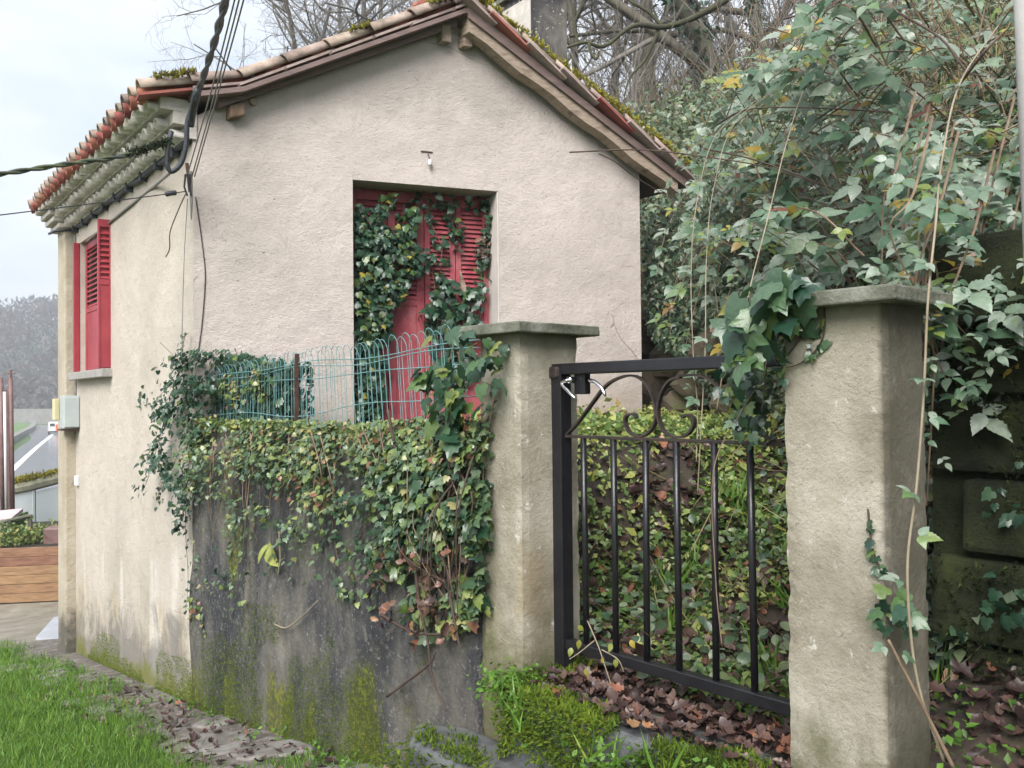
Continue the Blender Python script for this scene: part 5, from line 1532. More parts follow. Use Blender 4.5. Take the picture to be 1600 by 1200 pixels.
cloud('dead_leaves', 'oak', P[:60], rnd(60) + np.append(NO, 0.3), rnd(60) + [0, 0, -1], rng.uniform(0.04, 0.08, 60), rng.uniform(0.1, 1, 60), LITTER, iw, 30)
# single harts-tongue fern leaf and stray wall plants
hf = empty('wall_fern', hit(412, 880, S0 + NO * 0.02, SD), 'yellow green strap-leaved fern growing out of the dark wall', 'fern')
P = np.array([hit(418, 850, S0 + NO * 0.05, SD), hit(424, 852, S0 + NO * 0.06, SD), hit(415, 848, S0 + NO * 0.03, SD)])
fr = [hit(398, 886, S0 + NO * 0.1, SD), hit(412, 884, S0 + NO * 0.1, SD), hit(430, 890, S0 + NO * 0.09, SD)]
for p, e in zip(P, fr):
    d = e - p
    L = np.linalg.norm(d)
    key = ('ovate', 'COVER_fern')
    o = link('frond', np_mesh('frond', SH['ovate'][0] * [0.55, 1, 1], SH['ovate'][1], COVER, smooth=True), hf)
    f = frames(np.array([np.append(NO, 0.4)]), np.array([d]))[0] * L * 0.85
    o.matrix_basis = mat4(f[:, 0], f[:, 1], f[:, 2], p)
    o.color = (R.uniform(0.62, 0.8), 0, 0, 1)

# ---- moss tufts on wall foot
n = 26000
s_ = rng.uniform(0.3, 3.35, n); h_ = rng.random(n) ** 1.8 * 0.75
zb = 0.03 - 0.133 * s_
k = fbm(s_ * 1.0, h_ * 0.5, 3.4, 6) - 0.35 * h_ > 0.40
s_, h_, zb = s_[k], h_[k], zb[k]
n = len(s_)
P = np.array([W(a, 0.012 + 0.03 * max(0, 1 - hh / 1.4), z + hh - 0.02) for a, hh, z in zip(s_, h_, zb)])
cloud('wall_moss', 'star', P, rnd(n), rnd(n) * 0.7 + np.append(NO, 0.5), rng.uniform(0.005, 0.011, n), np.clip(rng.uniform(0.1, 1.0, n), 0, 1), MOSS, rwall)
n = 7000
t_ = rng.uniform(0.0, 3.9, n); h_ = rng.random(n) ** 1.6 * 0.30
k = fbm(t_, h_, 2.6, 4) - 0.5 * h_ > 0.40
t_, h_ = t_[k], h_[k]
P = np.array([H(0, a, 0, 0, 0.008) for a in t_])
sg, _ = sq(P[:, 0], P[:, 1])
P[:, 2] = 0.03 - 0.133 * sg + h_
cloud('wall_moss', 'star', P, rnd(len(P)), rnd(len(P)) * 0.7 + np.append(NS, 0.5), rng.uniform(0.006, 0.013, len(P)), rng.uniform(0.35, 1.0, len(P)), MOSS, house)

# ---- ivy on the gate pillars
il = empty('ivy', W(0.2, 0.05, 1.9), 'glossy large-leaved ivy climbing the near corner of the left gate pillar', 'ivy')
P, dd = on_wall([(678, 560), (700, 520), (726, 506), (790, 512), (800, 545), (804, 590), (775, 615), (768, 650), (758, 690), (722, 705), (700, 650), (682, 605)], 250, S0 + NO * 0.02, SD, NO, 0.14, 0.02, 2)
Pb = along([hit(px, py, S0 + NO * 0.02, SD) for px, py in ((772, 600), (764, 650), (752, 740), (756, 800), (764, 850))], 40, 0.02)
P = np.concatenate([P, Pb])
N, D = leaf_dirs(len(P), NO)
sz = np.concatenate([rng.uniform(0.045, 0.10, len(P) - len(Pb)), rng.uniform(0.025, 0.045, len(Pb))])
cloud('foliage', 'ivy', P, N, D, sz, np.clip(rng.beta(2, 1.9, len(P)) + 0.05, 0, 0.90), IVY, il, 190)
stems(il, [[hit(px, py, S0 + NO * 0.03, SD) for px, py in q_] for q_ in ([(716, 550), (722, 580), (735, 590), (780, 606)], [(775, 610), (765, 660), (756, 720), (755, 800), (766, 860)], [(700, 700), (696, 640), (700, 570), (720, 520)])], 0.0045, M['cane'])
ir = empty('ivy', W(-1.1, -0.1, 1.85), 'large pale ivy leaves hanging over the left end of the right pillar cap', 'ivy')
P, dd = on_wall([(1160, 490), (1190, 450), (1240, 440), (1290, 440), (1285, 462), (1262, 500), (1240, 520), (1222, 560), (1185, 570), (1165, 530)], 70, S0 + NO * 0.0, SD, NO, 0.14)
Pb = np.concatenate([along([hit(px, py, S0 + NO * 0.012, SD) for px, py in q_], m_, 0.008) for q_, m_ in (([(1290, 490), (1286, 530), (1275, 545), (1252, 566)], 9), ([(1224, 545), (1222, 580), (1226, 600)], 10), ([(1358, 800), (1360, 830), (1364, 870), (1380, 900)], 12))])
Pc, _ = on_wall([(1372, 935), (1410, 920), (1440, 950), (1425, 1000), (1385, 985)], 18, S0 + NO * 0.0, SD, NO, 0.06)
Pd, _ = on_wall([(1165, 560), (1222, 560), (1222, 690), (1190, 680)], 90, S0 + NO * -0.25, SD, NO, 0.2)
P = np.concatenate([P, Pb, Pc, Pd])
N, D = leaf_dirs(len(P), NO, 0.8)
sz = np.concatenate([rng.uniform(0.055, 0.11, len(dd)), rng.uniform(0.02, 0.035, len(Pb)), rng.uniform(0.03, 0.055, len(Pc)), rng.uniform(0.03, 0.055, len(Pd))])
cloud('foliage', 'ivy', P, N, D, sz, np.clip(rng.beta(2, 1.8, len(P)), 0, 0.86), IVY, ir, 130)
stems(ir, [[hit(px, py, S0 + NO * 0.008, SD) for px, py in q_] for q_ in ([(1288, 480), (1287, 520), (1276, 545), (1250, 568), (1226, 575)], [(1256, 520), (1238, 545), (1224, 562)], [(1356, 795), (1362, 850), (1375, 890), (1390, 930)], [(1215, 500), (1200, 560), (1190, 640)])], 0.0032, M['darkstem'])

# ---- hillside and bank cover: leaves spread over the real slope, thinning with distance
def polar(n, a0, a1, r0, r1):
    a = np.radians(rng.uniform(a0, a1, n))
    r = np.exp(rng.uniform(math.log(r0), math.log(r1), n))
    return np.sin(a) * r, np.cos(a) * r, r
def bank_e(X, Y):
    e1 = (X - P1[0]) * _n1[0] + (Y - P1[1]) * _n1[1]
    e2 = (X - P2[0]) * -NS[0] + (Y - P2[1]) * -NS[1]
    return np.maximum(e1, e2)
def slope_n(X, Y):
    h = 0.15
    gx = (hill_z(X + h, Y) - hill_z(X - h, Y)) / (2 * h)
    gy = (hill_z(X, Y + h) - hill_z(X, Y - h)) / (2 * h)
    N = np.stack([-gx, -gy, np.ones_like(gx)], axis=1)
    return N / np.linalg.norm(N, axis=1, keepdims=True)
X, Y, r = polar(120000, -12, 46, 2.6, 42)
e = bank_e(X, Y)
s_, q_ = sq(X, Y)
k = (e > -0.1) & (q_ < -0.66) & (fbm(X, Y, 0.9, 4) + rng.normal(size=len(X)) * 0.10 > 0.36)
X, Y, r, e = X[k], Y[k], r[k], e[k]
clump = fbm(X, Y, 1.1, 12)
N = slope_n(X, Y)
P = np.stack([X, Y, hill_z(X, Y)], axis=1) + N * (rng.random(len(X)) * (0.08 + 0.75 * np.clip(clump - 0.35, 0, 1) * np.clip(r / 6, 0.5, 2.2)))[:, None]
tn = np.clip(rng.beta(2, 2.6, len(X)) + (vnoise(X, Y, 0.45, 21) - 0.5) * 0.5, 0, 1)
far = r > 11
Nn = N + rnd(len(X)) * 0.6 + [0, 0, 0.3]
under = cloud('undergrowth', 'small', P[~far], Nn[~far], rnd(len(X))[~far] + [0, 0, -0.5], rng.uniform(0.035, 0.075, len(X))[~far], tn[~far], BANK, None, label='mixed ivy and bramble undergrowth covering the steep bank', cat='undergrowth')
cloud('hill_undergrowth', 'small', P[far], Nn[far], rnd(len(X))[far] + [0, 0, -0.3], rng.uniform(0.10, 0.24, len(X))[far], np.clip(tn[far] * 0.8 + 0.1, 0, 1), BANK, None, label='low green undergrowth beneath the bare hillside trees', cat='undergrowth')
n = 90000                                            # shrubby cover farther up the slope
X, Y, r = polar(n, 0, 36, 7.0, 34)
k = bank_e(X, Y) > 0.3
X, Y, r = X[k], Y[k], r[k]
n = len(X)
cl = fbm(X, Y, 0.75, 31)
P = np.stack([X, Y, hill_z(X, Y)], axis=1) + slope_n(X, Y) * (rng.random(n) ** 0.8 * (0.15 + 2.2 * np.clip(cl - 0.30, 0, 1) * np.clip(r / 12, 0.4, 1.0)))[:, None]
tn = np.clip(rng.beta(2.4, 2.2, n) * 0.85 + (vnoise(X, Y, 0.4, 41) - 0.5) * 0.35, 0, 1)
cloud('hill_shrubs', 'small', P, rnd(n) * 0.7 + [-0.1, -0.5, 0.8], rnd(n) + [0, 0, -0.3], rng.uniform(0.05, 0.10, n) * np.clip(r / 10, 0.7, 1.8), tn, BANK, None, label='grey green scrub of small leaves on the slope right of the roof', cat='scrub')
# ivy curtain over the rocks beside the house
bi = empty('ivy', at(1080, 640, 7.6), 'ivy and ferns draped over the rocky bank just right of the house', 'ivy')
x, y = scatter([(1004, 330), (1090, 260), (1240, 250), (1260, 480), (1225, 640), (1120, 650), (1060, 560), (1010, 520)], 9000)
k = fbm(x, y, 0.02, 17) + rng.normal(size=len(x)) * 0.07 > np.where(y > 500, 0.50, 0.40)
x, y = x[k], y[k]
dpt = np.interp(x, [1000, 1100, 1260], [8.1, 7.2, 5.6]) + rng.uniform(-0.35, 0.15, len(x)) + (y - 450) * -0.0012
P = CAM + (_fw + np.outer((x - 800) / FPX, _rt) + np.outer((600 - y) / FPX, _up)) * dpt[:, None]
N = rnd(len(x)) * 0.55 + [-0.3, -0.8, 0.6]
cloud('foliage', 'small', P, N, rnd(len(x)) * 0.6 + [0, 0, -1], rng.uniform(0.035, 0.075, len(x)), np.clip(rng.beta(1.8, 2.4, len(x)), 0, 0.95), BANK, bi, 120)
# thin saplings and dry stalks over the bank
n = 5200
X, Y, r = polar(n, 2, 40, 5, 30)
k = bank_e(X, Y) > 0.5
X, Y, r = X[k], Y[k], r[k]
n = len(X)
P = np.stack([X, Y, hill_z(X, Y)], axis=1)
cloud('dry_stalks', 'stalk', P, rnd(n) * [1, 1, 0.2], rnd(n) * 0.3 + [-0.1, 0, 1], rng.uniform(0.5, 1.9, n) * np.clip(r / 12, 0.35, 1.3), rng.uniform(0, 1, n), leafmat('dry_stalk', [(0, (0.14, 0.10, 0.065)), (0.5, (0.28, 0.21, 0.12)), (1, (0.30, 0.30, 0.13))], 0.8, 0.1, 0.2), None, label='thin dry stalks and saplings standing over the bank', cat='undergrowth')
# hazel-like brush of fine twigs on the slope below the trees
brush = MB()
rr = random.Random(5)
for k in range(190):
    a = math.radians(rr.uniform(-6, 32)); rd = rr.uniform(12, 27)
    X_, Y_2 = math.sin(a) * rd, math.cos(a) * rd
    if bank_e(np.array([X_]), np.array([Y_2]))[0] < 1.0: continue
    b = np.array([X_, Y_2, float(hill_z(X_, Y_2)) - 0.1])
    for j in range(9):
        d = unit(np.array([rr.gauss(0, 0.45), rr.gauss(0, 0.45), 1]))
        L = rr.uniform(1.2, 3.6)
        m_ = b + d * L * 0.5
        d2 = unit(d + np.array([rr.gauss(0, 0.35), rr.gauss(0, 0.35), 0.1]))
        e_ = m_ + d2 * L * 0.5
        brush.tube([b, m_, e_], [0.014, 0.009, 0.003], 3, False)
        for q3 in range(5):
            f = rr.uniform(0.2, 1.0)
            st = b + (m_ - b) * f * 2 if f < 0.5 else m_ + (e_ - m_) * (f - 0.5) * 2
            brush.tube([st, st + unit(d2 + np.array([rr.gauss(0, 0.7), rr.gauss(0, 0.7), rr.gauss(0, 0.4)])) * rr.uniform(0.3, 0.9)], [0.006, 0.002], 3, False)
tag(brush.build('brushwood', M['twig'], None), 'tangled bare brushwood on the slope under the trees', 'brushwood', None, 'stuff')

# ---- bramble thicket in front of the bank, at the right
bt = empty('bramble_thicket', W(-2.0, -0.9, 1.9), 'tall bramble thicket with glossy leaves arching over the right pillar', 'bramble')
canes, LP, LN, LD, LS, LT = [], [], [], [], [], []
def leafy(path, step, size, par=None):
    P_ = np.array(spline(path, 12))
    acc = 0
    k = 0
    for i in range(1, len(P_)):
        acc += np.linalg.norm(P_[i] - P_[i - 1])
        if acc < step: continue
        acc = R.uniform(-0.3, 0.3) * step
        k += 1
        tdir = unit(P_[i] - P_[i - 1])
        sd_ = unit(np.cross(tdir, [0, 0, 1])) * (1 if k % 2 else -1)
        base = P_[i] + sd_ * 0.03 + np.array([0, 0, 0.01])
        N0 = unit(np.array([-0.35, -0.75, 0.95]) + rnd(1)[0] * 0.38)
        D0 = unit(sd_ * 0.7 + tdir * 0.5 + np.array([-0.25, -0.2, -0.45]) + rnd(1)[0] * 0.25)
        S_ = size * min(1.9, max(0.45, R.lognormvariate(-0.06, 0.34)))
        tt = min(max(R.betavariate(2.2, 2.0) * 0.9 + 0.04, 0), 0.84)
        if R.random() < 0.07: tt = R.uniform(0.88, 0.97)
        if R.random() < 0.02: tt = 1.0
        side2 = unit(np.cross(N0, D0))
        for j, (ang, sc_) in enumerate(((0, 1.0), (1.25, 0.8), (-1.25, 0.8))):
            d = D0 * math.cos(ang) + side2 * math.sin(ang)
            LP.append(base + D0 * (0.03 if j == 0 else 0.012))
            LN.append(N0 + rnd(1)[0] * 0.18); LD.append(d + np.array([0, 0, -0.18])); LS.append(S_ * sc_); LT.append(tt + R.uniform(-0.05, 0.05))
for k in range(145):
    sx, sy, sdp = R.uniform(1340, 1680), R.uniform(-60, 470), R.uniform(2.7, 4.3)
    if R.random() < 0.36:
        sx, sy, sdp = R.uniform(1200, 1500), R.uniform(60, 420), R.uniform(3.9, 6.0)
    L = min(R.uniform(110, 420), sx - 1085 - max(0.0, 150 - sy) * 1.05)
    L = max(L, 70)
    a = at(sx, sy + 60, sdp + 0.5)
    m1 = at(sx - L * 0.35, sy - R.uniform(0, 60), sdp + R.uniform(-0.1, 0.4))
    far_ = float(np.interp(sx - L, [1080, 1180, 1300, 1450], [2.6, 1.7, 0.8, 0.2]))
    m1 = at(sx - L * 0.35, sy - R.uniform(0, 60), sdp + far_ * 0.25 + R.uniform(-0.1, 0.3))
    m2 = at(sx - L * 0.75, sy + R.uniform(-20, 60), sdp + far_ * 0.65 + R.uniform(0, 0.5))
    e_ = at(sx - L, sy + R.uniform(20, 170), sdp + far_ + R.uniform(0.0, 0.6))
    path = [a, m1, m2, e_]
    canes.append(path)
    leafy(path, 0.062, 0.064 if sdp > 3.4 else 0.082)
for k in range(80):                                  # lower curtain of leaves beside the right pillar
    sx, sy, sdp = R.uniform(1395, 1660), R.uniform(260, 520), R.uniform(2.45, 3.0)
    path = [at(sx + 30, sy - 120, sdp + 0.3), at(sx, sy, sdp), at(sx + R.uniform(-40, 20), sy + R.uniform(60, 140), sdp), at(sx + R.uniform(-50, 30), sy + R.uniform(150, 330) * (0.6 if sx > 1470 else 1), sdp + 0.1)]
    if k % 3 == 0: canes.append(path)
    leafy(path, 0.11, 0.055)
for k in range(30):                                  # farther sprays between house and pillar
    sx, sy, sdp = R.uniform(1060, 1260), R.uniform(250, 470), R.uniform(4.6, 7.0)
    path = [at(sx + 60, sy - 60, sdp + 0.4), at(sx + 15, sy - 30, sdp), at(sx - 20, sy + R.uniform(10, 60), sdp), at(sx - R.uniform(10, 60), sy + R.uniform(60, 150), sdp)]
    canes.append(path)
    leafy(path, 0.10, 0.066)
LP, LN, LD, LS, LT = map(np.array, (LP, LN, LD, LS, LT))
cloud('foliage', 'bramble', LP, LN, LD, LS, LT, BRAM, bt, 300)
cm = MB()
for p in canes:
    P_ = spline(p, 6)
    cm.tube(P_, list(np.linspace(0.0048, 0.0022, len(P_))), 4, False)
for k in range(260):                                 # bare dead canes and side twigs through the thicket
    sx, sy = R.uniform(1120, 1600), R.uniform(-20, 520)
    dp = float(np.interp(sx, [1100, 1300, 1600], [5.6, 4.0, 2.9])) + R.uniform(-0.2, 0.6)
    L, an = R.uniform(40, 190), R.uniform(-2.6, 0.6)
    P_ = spline([at(sx, sy, dp), at(sx + 0.5 * L * math.cos(an), sy + 0.5 * L * math.sin(an) - R.uniform(0, 15), dp), at(sx + L * math.cos(an), sy + L * math.sin(an), dp + R.uniform(-0.2, 0.3))], 5)
    cm.tube(P_, list(np.linspace(0.0038, 0.0015, len(P_))), 4, False)
tag(cm.build('canes', M['cane'], bt), kind='stuff')
stems(bt, [[at(1100, 232, 4.4), at(1180, 250, 4.1), at(1290, 290, 3.8), at(1380, 330, 3.4)], [at(890, 238, 5.4), at(1000, 234, 5.0), at(1100, 245, 4.6), at(1200, 262, 4.2), at(1330, 306, 3.8)],
           [at(1120, 195, 4.3), at(1165, 172, 4.0), at(1250, 168, 3.8), at(1400, 176, 3.4)], [at(1225, 30, 4.4), at(1275, 18, 4.2), at(1320, 34, 4.0), at(1350, 62, 3.8)], [at(935, 240, 5.2), at(960, 252, 5.2), at(990, 275, 5.3), at(1030, 300, 5.4), at(1080, 335, 5.3)],
           [at(1405, 20, 3.2), at(1470, 60, 3.0), at(1510, 110, 2.9), at(1540, 120, 2.8)], [at(1500, 130, 2.7), at(1540, 80, 2.6), at(1580, 40, 2.6)]], 0.005, M['darkstem'], 'cane')

# ---- single hanging canes
def hanging(label, path, leaves, size, mat=M['palecane'], r=0.0036):
    t_ = empty('bramble_cane', path[-1], label, 'bramble cane', 'hanging bramble canes')
    P_ = spline(path, 10)
    MB().tube(P_, list(np.linspace(r * 0.75, r, len(P_))), 6).build('cane', mat, t_, True)
    A = np.array(P_)
    for f, sgn in leaves:
        i = int(f * (len(A) - 1))
        b = A[i]
        D0 = unit(np.array([sgn * 0.9, -0.35, -0.15]) + rnd(1)[0] * 0.2)
        N0 = unit(np.array([0, -0.6, 1.0]) + rnd(1)[0] * 0.3)
        sd_ = np.cross(N0, D0)
        ps, ns_, ds, zs, ts = [], [], [], [], []
        for ang, k_ in ((0, 1.0), (1.1, 0.75), (-1.1, 0.75)):
            ps.append(b + D0 * 0.02); ns_.append(N0); ds.append(D0 * math.cos(ang) + sd_ * math.sin(ang)); zs.append(size * k_); ts.append(min(0.9, R.betavariate(2.4, 2) + 0.05))
        cloud('leaf', 'bramble', ps, ns_, ds, zs, ts, BRAM, t_, 0, kind=None)
hanging('long pale bramble cane arching down beside the tall right pillar', [at(1560, 40, 2.7), at(1500, 130, 2.4), at(1472, 250, 2.2), at(1462, 350, 2.1), at(1450, 470, 2.05), at(1443, 620, 2.05), at(1432, 760, 2.02), at(1418, 880, 2.0), at(1424, 1000, 2.0), at(1440, 1090, 2.0), at(1475, 1190, 2.0)], [(0.1, -1), (0.16, 1), (0.22, -1), (0.30, 1), (0.35, -1), (0.4, 1), (0.48, -1), (0.52, 1), (0.6, -1), (0.66, 1), (0.72, -1)], 0.05)
hanging('short reddish thorny cane leaning against the foot of the right pillar', [at(1388, 1000, 1.98), at(1420, 1062, 1.98), at(1450, 1120, 1.98), at(1490, 1200, 1.98)], [(0.05, -1), (0.12, 1)], 0.035, M['cane'], 0.0048)
hanging('thin pale cane hanging in front of the gate, nearest the scrolls', [at(1190, 150, 4.2), at(1120, 210, 3.7), at(1090, 310, 3.3), at(1080, 420, 3.2), at(1083, 550, 3.1), at(1090, 640, 3.05), at(1088, 720, 3.0)], [(0.3, -1), (0.42, 1), (0.5, -1), (0.62, -1), (0.7, 1), (0.8, -1)], 0.05, r=0.0022)
hanging('thin pale cane hanging in front of the gate, second from the scrolls', [at(1230, 130, 4.2), at(1150, 190, 3.7), at(1116, 290, 3.4), at(1104, 400, 3.2), at(1102, 540, 3.1), at(1096, 660, 3.0), at(1090, 770, 3.0)], [(0.3, 1), (0.5, 1), (0.66, -1)], 0.05, r=0.0022)
hanging('grey forked cane dangling left of the right pillar cap', [at(1320, 60, 4.0), at(1262, 130, 3.8), at(1230, 220, 3.5), at(1200, 340, 3.2), at(1172, 450, 3.0), at(1160, 520, 2.95), at(1135, 560, 2.9), at(1120, 640, 2.9)], [(0.5, -1), (0.62, 1), (0.75, 1)], 0.055, r=0.0028)
hanging('reddish cane crossing the gate corner down to the right', [at(1205, 545, 2.75), at(1185, 600, 2.72), at(1160, 640, 2.7), at(1115, 735, 2.7), at(1118, 900, 2.7), at(1128, 1010, 2.7)], [(0.3, 1), (0.45, -1)], 0.04, M['cane'], 0.002)

# ---- garden inside the gate
X, Y, r = polar(62000, -6, 24, 2.9, 9.5)
e = bank_e(X, Y)
s_, q_ = sq(X, Y)
inh = ((X - K[0]) * GB[0] + (Y - K[1]) * GB[1] > -0.02) & ((X - K[0]) * NS[0] + (Y - K[1]) * NS[1] < 0) & ((X - H(RW, 0, 0)[0]) * NS[0] + (Y - H(RW, 0, 0)[1]) * NS[1] > 0)
k = (e < 0.25) & (q_ < -0.28) & (~inh) & (fbm(X, Y, 2.7, 14) + rng.normal(size=len(X)) * 0.06 > np.where(q_ > -1.5, 0.53, 0.40))
k &= ~((s_ > -0.02) & (s_ < 0.28) & (q_ > -0.36))
X, Y, r, q_ = X[k], Y[k], r[k], q_[k]
n = len(X)
P = np.stack([X, Y, hill_z(X, Y) + rng.random(n) ** 1.4 * (0.03 + 0.28 * np.clip(fbm(X, Y, 1.9, 6) - 0.25, 0, 1))], axis=1)
yel = sstep(1.2, 3.0, -q_)
cloud('ground_cover', 'small', P, rnd(n) * 0.75 + [0, -0.2, 1], rnd(n), rng.lognormal(-3.35, 0.38, n).clip(0.014, 0.085), np.clip(rng.beta(2, 2.0, n) * 0.6 + 0.10 + 0.26 * yel + (vnoise(X, Y, 1.7, 51) - 0.5) * 0.5, 0, 1), COVER, None, label='leafy ground cover carpeting the garden behind the gate', cat='ground cover')
n = 900                                              # periwinkle-like shoots near the gate
cx = rng.integers(0, 130, n)
sc_ = rng.uniform(-1.35, 0.15, 130); qc_ = -0.32 - rng.random(130) ** 1.5 * 2.2
ct = np.array([W(a, b, 0) for a, b in zip(sc_, qc_)])
P = ct[cx] + rnd(n) * [0.055, 0.055, 0]
P[:, 2] = hill_z(P[:, 0], P[:, 1]) + rng.random(n) * 0.20
cloud('low_plants', 'ovate', P, rnd(n) * 0.45 + [0, -0.35, 1], rnd(n), rng.uniform(0.03, 0.062, n), rng.uniform(0.1, 0.8, n), BANK, None, label='glossy green shoots growing through the leaf litter behind the gate', cat='plant')
n = 9000                                             # creeping cover on the steep edge of the terrace
s_ = rng.uniform(-0.5, 1.1, n); q_ = -0.40 - rng.random(n) * 2.6
P = np.array([W(a_, b_, 0) for a_, b_ in zip(s_, q_)])
k = (fbm(P[:, 0], P[:, 1], 3.1, 61) > 0.40) & ~((P[:, 0] - K[0]) * GB[0] + (P[:, 1] - K[1]) * GB[1] > -0.03)
P = P[k]
n = len(P)
P[:, 2] = hill_z(P[:, 0], P[:, 1]) + rng.random(n) * 0.07
cloud('creeping_cover', 'small', P, slope_n(P[:, 0], P[:, 1]) + rnd(n) * 0.5, rnd(n), rng.lognormal(-3.3, 0.38, n).clip(0.014, 0.08), np.clip(rng.beta(2, 2, n) * 0.7 + 0.22, 0, 1), COVER, None, label='yellow green creeping plants on the terrace edge behind the hinge post', cat='ground cover')
n = 420                                              # dry stalks and runners behind the gate
s_ = rng.uniform(-1.4, 0.3, n); q_ = -0.4 - rng.random(n) * 3.0
P = np.array([W(a, b, 0) for a, b in zip(s_, q_)])
P[:, 2] = hill_z(P[:, 0], P[:, 1])
cloud('dry_stalks', 'stalk', P, rnd(n), rnd(n) * 0.9 + [0, 0, 0.7], rng.uniform(0.15, 0.6, n), rng.uniform(0, 1, n), leafmat('garden_stalk', [(0, (0.12, 0.08, 0.05)), (0.5, (0.30, 0.23, 0.13)), (1, (0.38, 0.33, 0.20))], 0.8, 0.1, 0.2), None, label='dry pale stalks lying and standing in the garden behind the gate', cat='stalks')
# grass tufts behind the gate
n = 1400
cx = rng.integers(0, 40, n)
sc_ = rng.uniform(-1.4, 0.1, 40); qc_ = -0.5 - rng.random(40) * 2.4
ct = np.array([W(a, b, 0) for a, b in zip(sc_, qc_)])
P = ct[cx] + rnd(n) * [0.03, 0.03, 0]
P[:, 2] = hill_z(P[:, 0], P[:, 1])
cloud('grass', 'blade', P, rnd(n) * [1, 1, 0.2], rnd(n) * 0.45 + [0, 0, 1], rng.uniform(0.08, 0.22, n), rng.uniform(0.1, 0.9, n), GRASS, None, label='loose grass tufts among the plants behind the gate', cat='grass')

# ---- fallen leaves on the step, behind the gate and right of the pillar
litter = empty('leaf_litter', W(-0.6, -0.1, 0.54), 'wet brown fallen leaves lying on the upper step under the gate', 'leaf litter')
n = 620
s_ = rng.uniform(-1.3, -0.06, n); q_ = rng.uniform(-0.42, 0.06, n)
P = np.array([W(a, b, 0.545) for a, b in zip(s_, q_)])
P[:, 2] += rng.random(n) * 0.035
cloud('fallen_leaves', 'oak', P, rnd(n) * 0.30 + [0, -0.1, 1], rnd(n), rng.uniform(0.035, 0.08, n), np.clip(rng.beta(1.3, 1.9, n), 0, 1), LITTER, litter, 220)
lit2 = empty('leaf_litter', W(-0.6, -1.0, 0.7), 'brown fallen leaves scattered over the garden behind the gate bars', 'leaf litter')
n = 3000
s_ = rng.uniform(-1.4, 0.4, n); q_ = -0.4 - rng.random(n) ** 1.3 * 3.0
P = np.array([W(a, b, 0) for a, b in zip(s_, q_)])
P[:, 2] = hill_z(P[:, 0], P[:, 1]) + 0.012 + rng.random(n) * 0.04
cloud('fallen_leaves', 'oak', P, rnd(n) * 0.45 + [0, -0.15, 1], rnd(n), rng.uniform(0.04, 0.09, n), np.clip(rng.beta(1.6, 1.7, n), 0, 1), LITTER, lit2, 150)
lit3 = empty('leaf_litter', W(-1.8, -0.3, 0.6), 'reddish brown fallen leaves at the foot of the dark bank wall', 'leaf litter')
n = 900
s_ = np.where(rng.random(n) < 0.85, rng.uniform(-3.6, -1.47, n), rng.uniform(-1.6, -1.2, n)); q_ = np.where(s_ > -1.47, rng.uniform(-0.62, -0.30, n), rng.uniform(-0.64, 0.25, n))
P = np.array([W(a, b, 0) for a, b in zip(s_, q_)])
P[:, 2] = np.where(q_ < -0.06, hill_z(P[:, 0], P[:, 1]), 0.46) + 0.01 + rng.random(n) * 0.04
cloud('fallen_leaves', 'oak', P, rnd(n) * 0.32 + [-0.1, -0.2, 1], rnd(n), rng.uniform(0.035, 0.09, n), np.clip(rng.beta(1.2, 2.2, n), 0, 1), LITTER, lit3, 120)
n = 900
cx = rng.integers(0, 46, n)
ct = np.array([W(R.uniform(-3.2, -1.46), R.uniform(-0.6, 0.2), 0) for _ in range(46)])
P = ct[cx] + rnd(n) * [0.05, 0.05, 0]
P[:, 2] = hill_z(P[:, 0], P[:, 1]) + 0.02 + rng.random(n) * 0.06
cloud('weeds', 'small', P, rnd(n) * 0.6 + [0, -0.2, 1], rnd(n), rng.uniform(0.018, 0.045, n), rng.uniform(0.0, 0.7, n), GRASS, None, label='small green weeds among the fallen leaves below the dark bank wall', cat='weeds')

# ---- moss and weeds on the steps
def mossy(n, s0, s1, q0, q1, z0, z1, nrm, sz, name, label, tl=0.2, th_=1.0, thr=0.36, f=3.0):
    s_ = rng.uniform(s0, s1, n); q_ = rng.uniform(q0, q1, n); z_ = rng.uniform(z0, z1, n)
    k = fbm(s_ + z_, q_ * 2 + z_ * 2, f, 5) > thr
    s_, q_, z_ = s_[k], q_[k], z_[k]
    return np.array([W(a, b, c_) for a, b, c_ in zip(s_, q_, z_)]), np.tile(np.asarray(nrm, float), (len(s_), 1))
mp_ = [mossy(7500, -1.35, -0.02, 0.085, 0.165, 0.28, 0.545, np.append(NO, 0.4), 0, '', '', thr=0.41), mossy(4500, -1.3, 0.0, 0.0, 0.13, 0.53, 0.55, (0, 0, 1), 0, '', '', thr=0.44), mossy(2200, -0.12, 0.03, -0.32, 0.1, 0.50, 0.56, (0, 0, 1), 0, '', ''),
       mossy(3500, -1.6, 0.45, 0.29, 0.39, -0.05, 0.29, np.append(NO, 0.4), 0, '', ''), mossy(2600, -1.5, 0.4, 0.10, 0.30, 0.29, 0.305, (0, 0, 1), 0, '', '', thr=0.52)]
P = np.concatenate([a for a, b in mp_]); Dn = np.concatenate([b for a, b in mp_])
n = len(P)
P += Dn * (rng.random(n) * 0.055 * np.clip(fbm(P[:, 0] + P[:, 2], P[:, 1] - P[:, 2], 9.0, 3) - 0.25, 0, 1))[:, None]
cloud('moss', 'star', P, rnd(n), rnd(n) * 0.55 + Dn, rng.uniform(0.010, 0.028, n), np.clip(rng.beta(2, 2, n) * 0.8 + 0.9 * (fbm(P[:, 0] * 1.3, P[:, 1], 5.0, 8) - 0.4), 0, 1), MOSS, None, label='bright green moss cushions on the edges of the stone steps', cat='moss')
n = 1500                                             # small bright weeds at the pillar foot and along the lane wall
cx = rng.integers(0, 60, n)
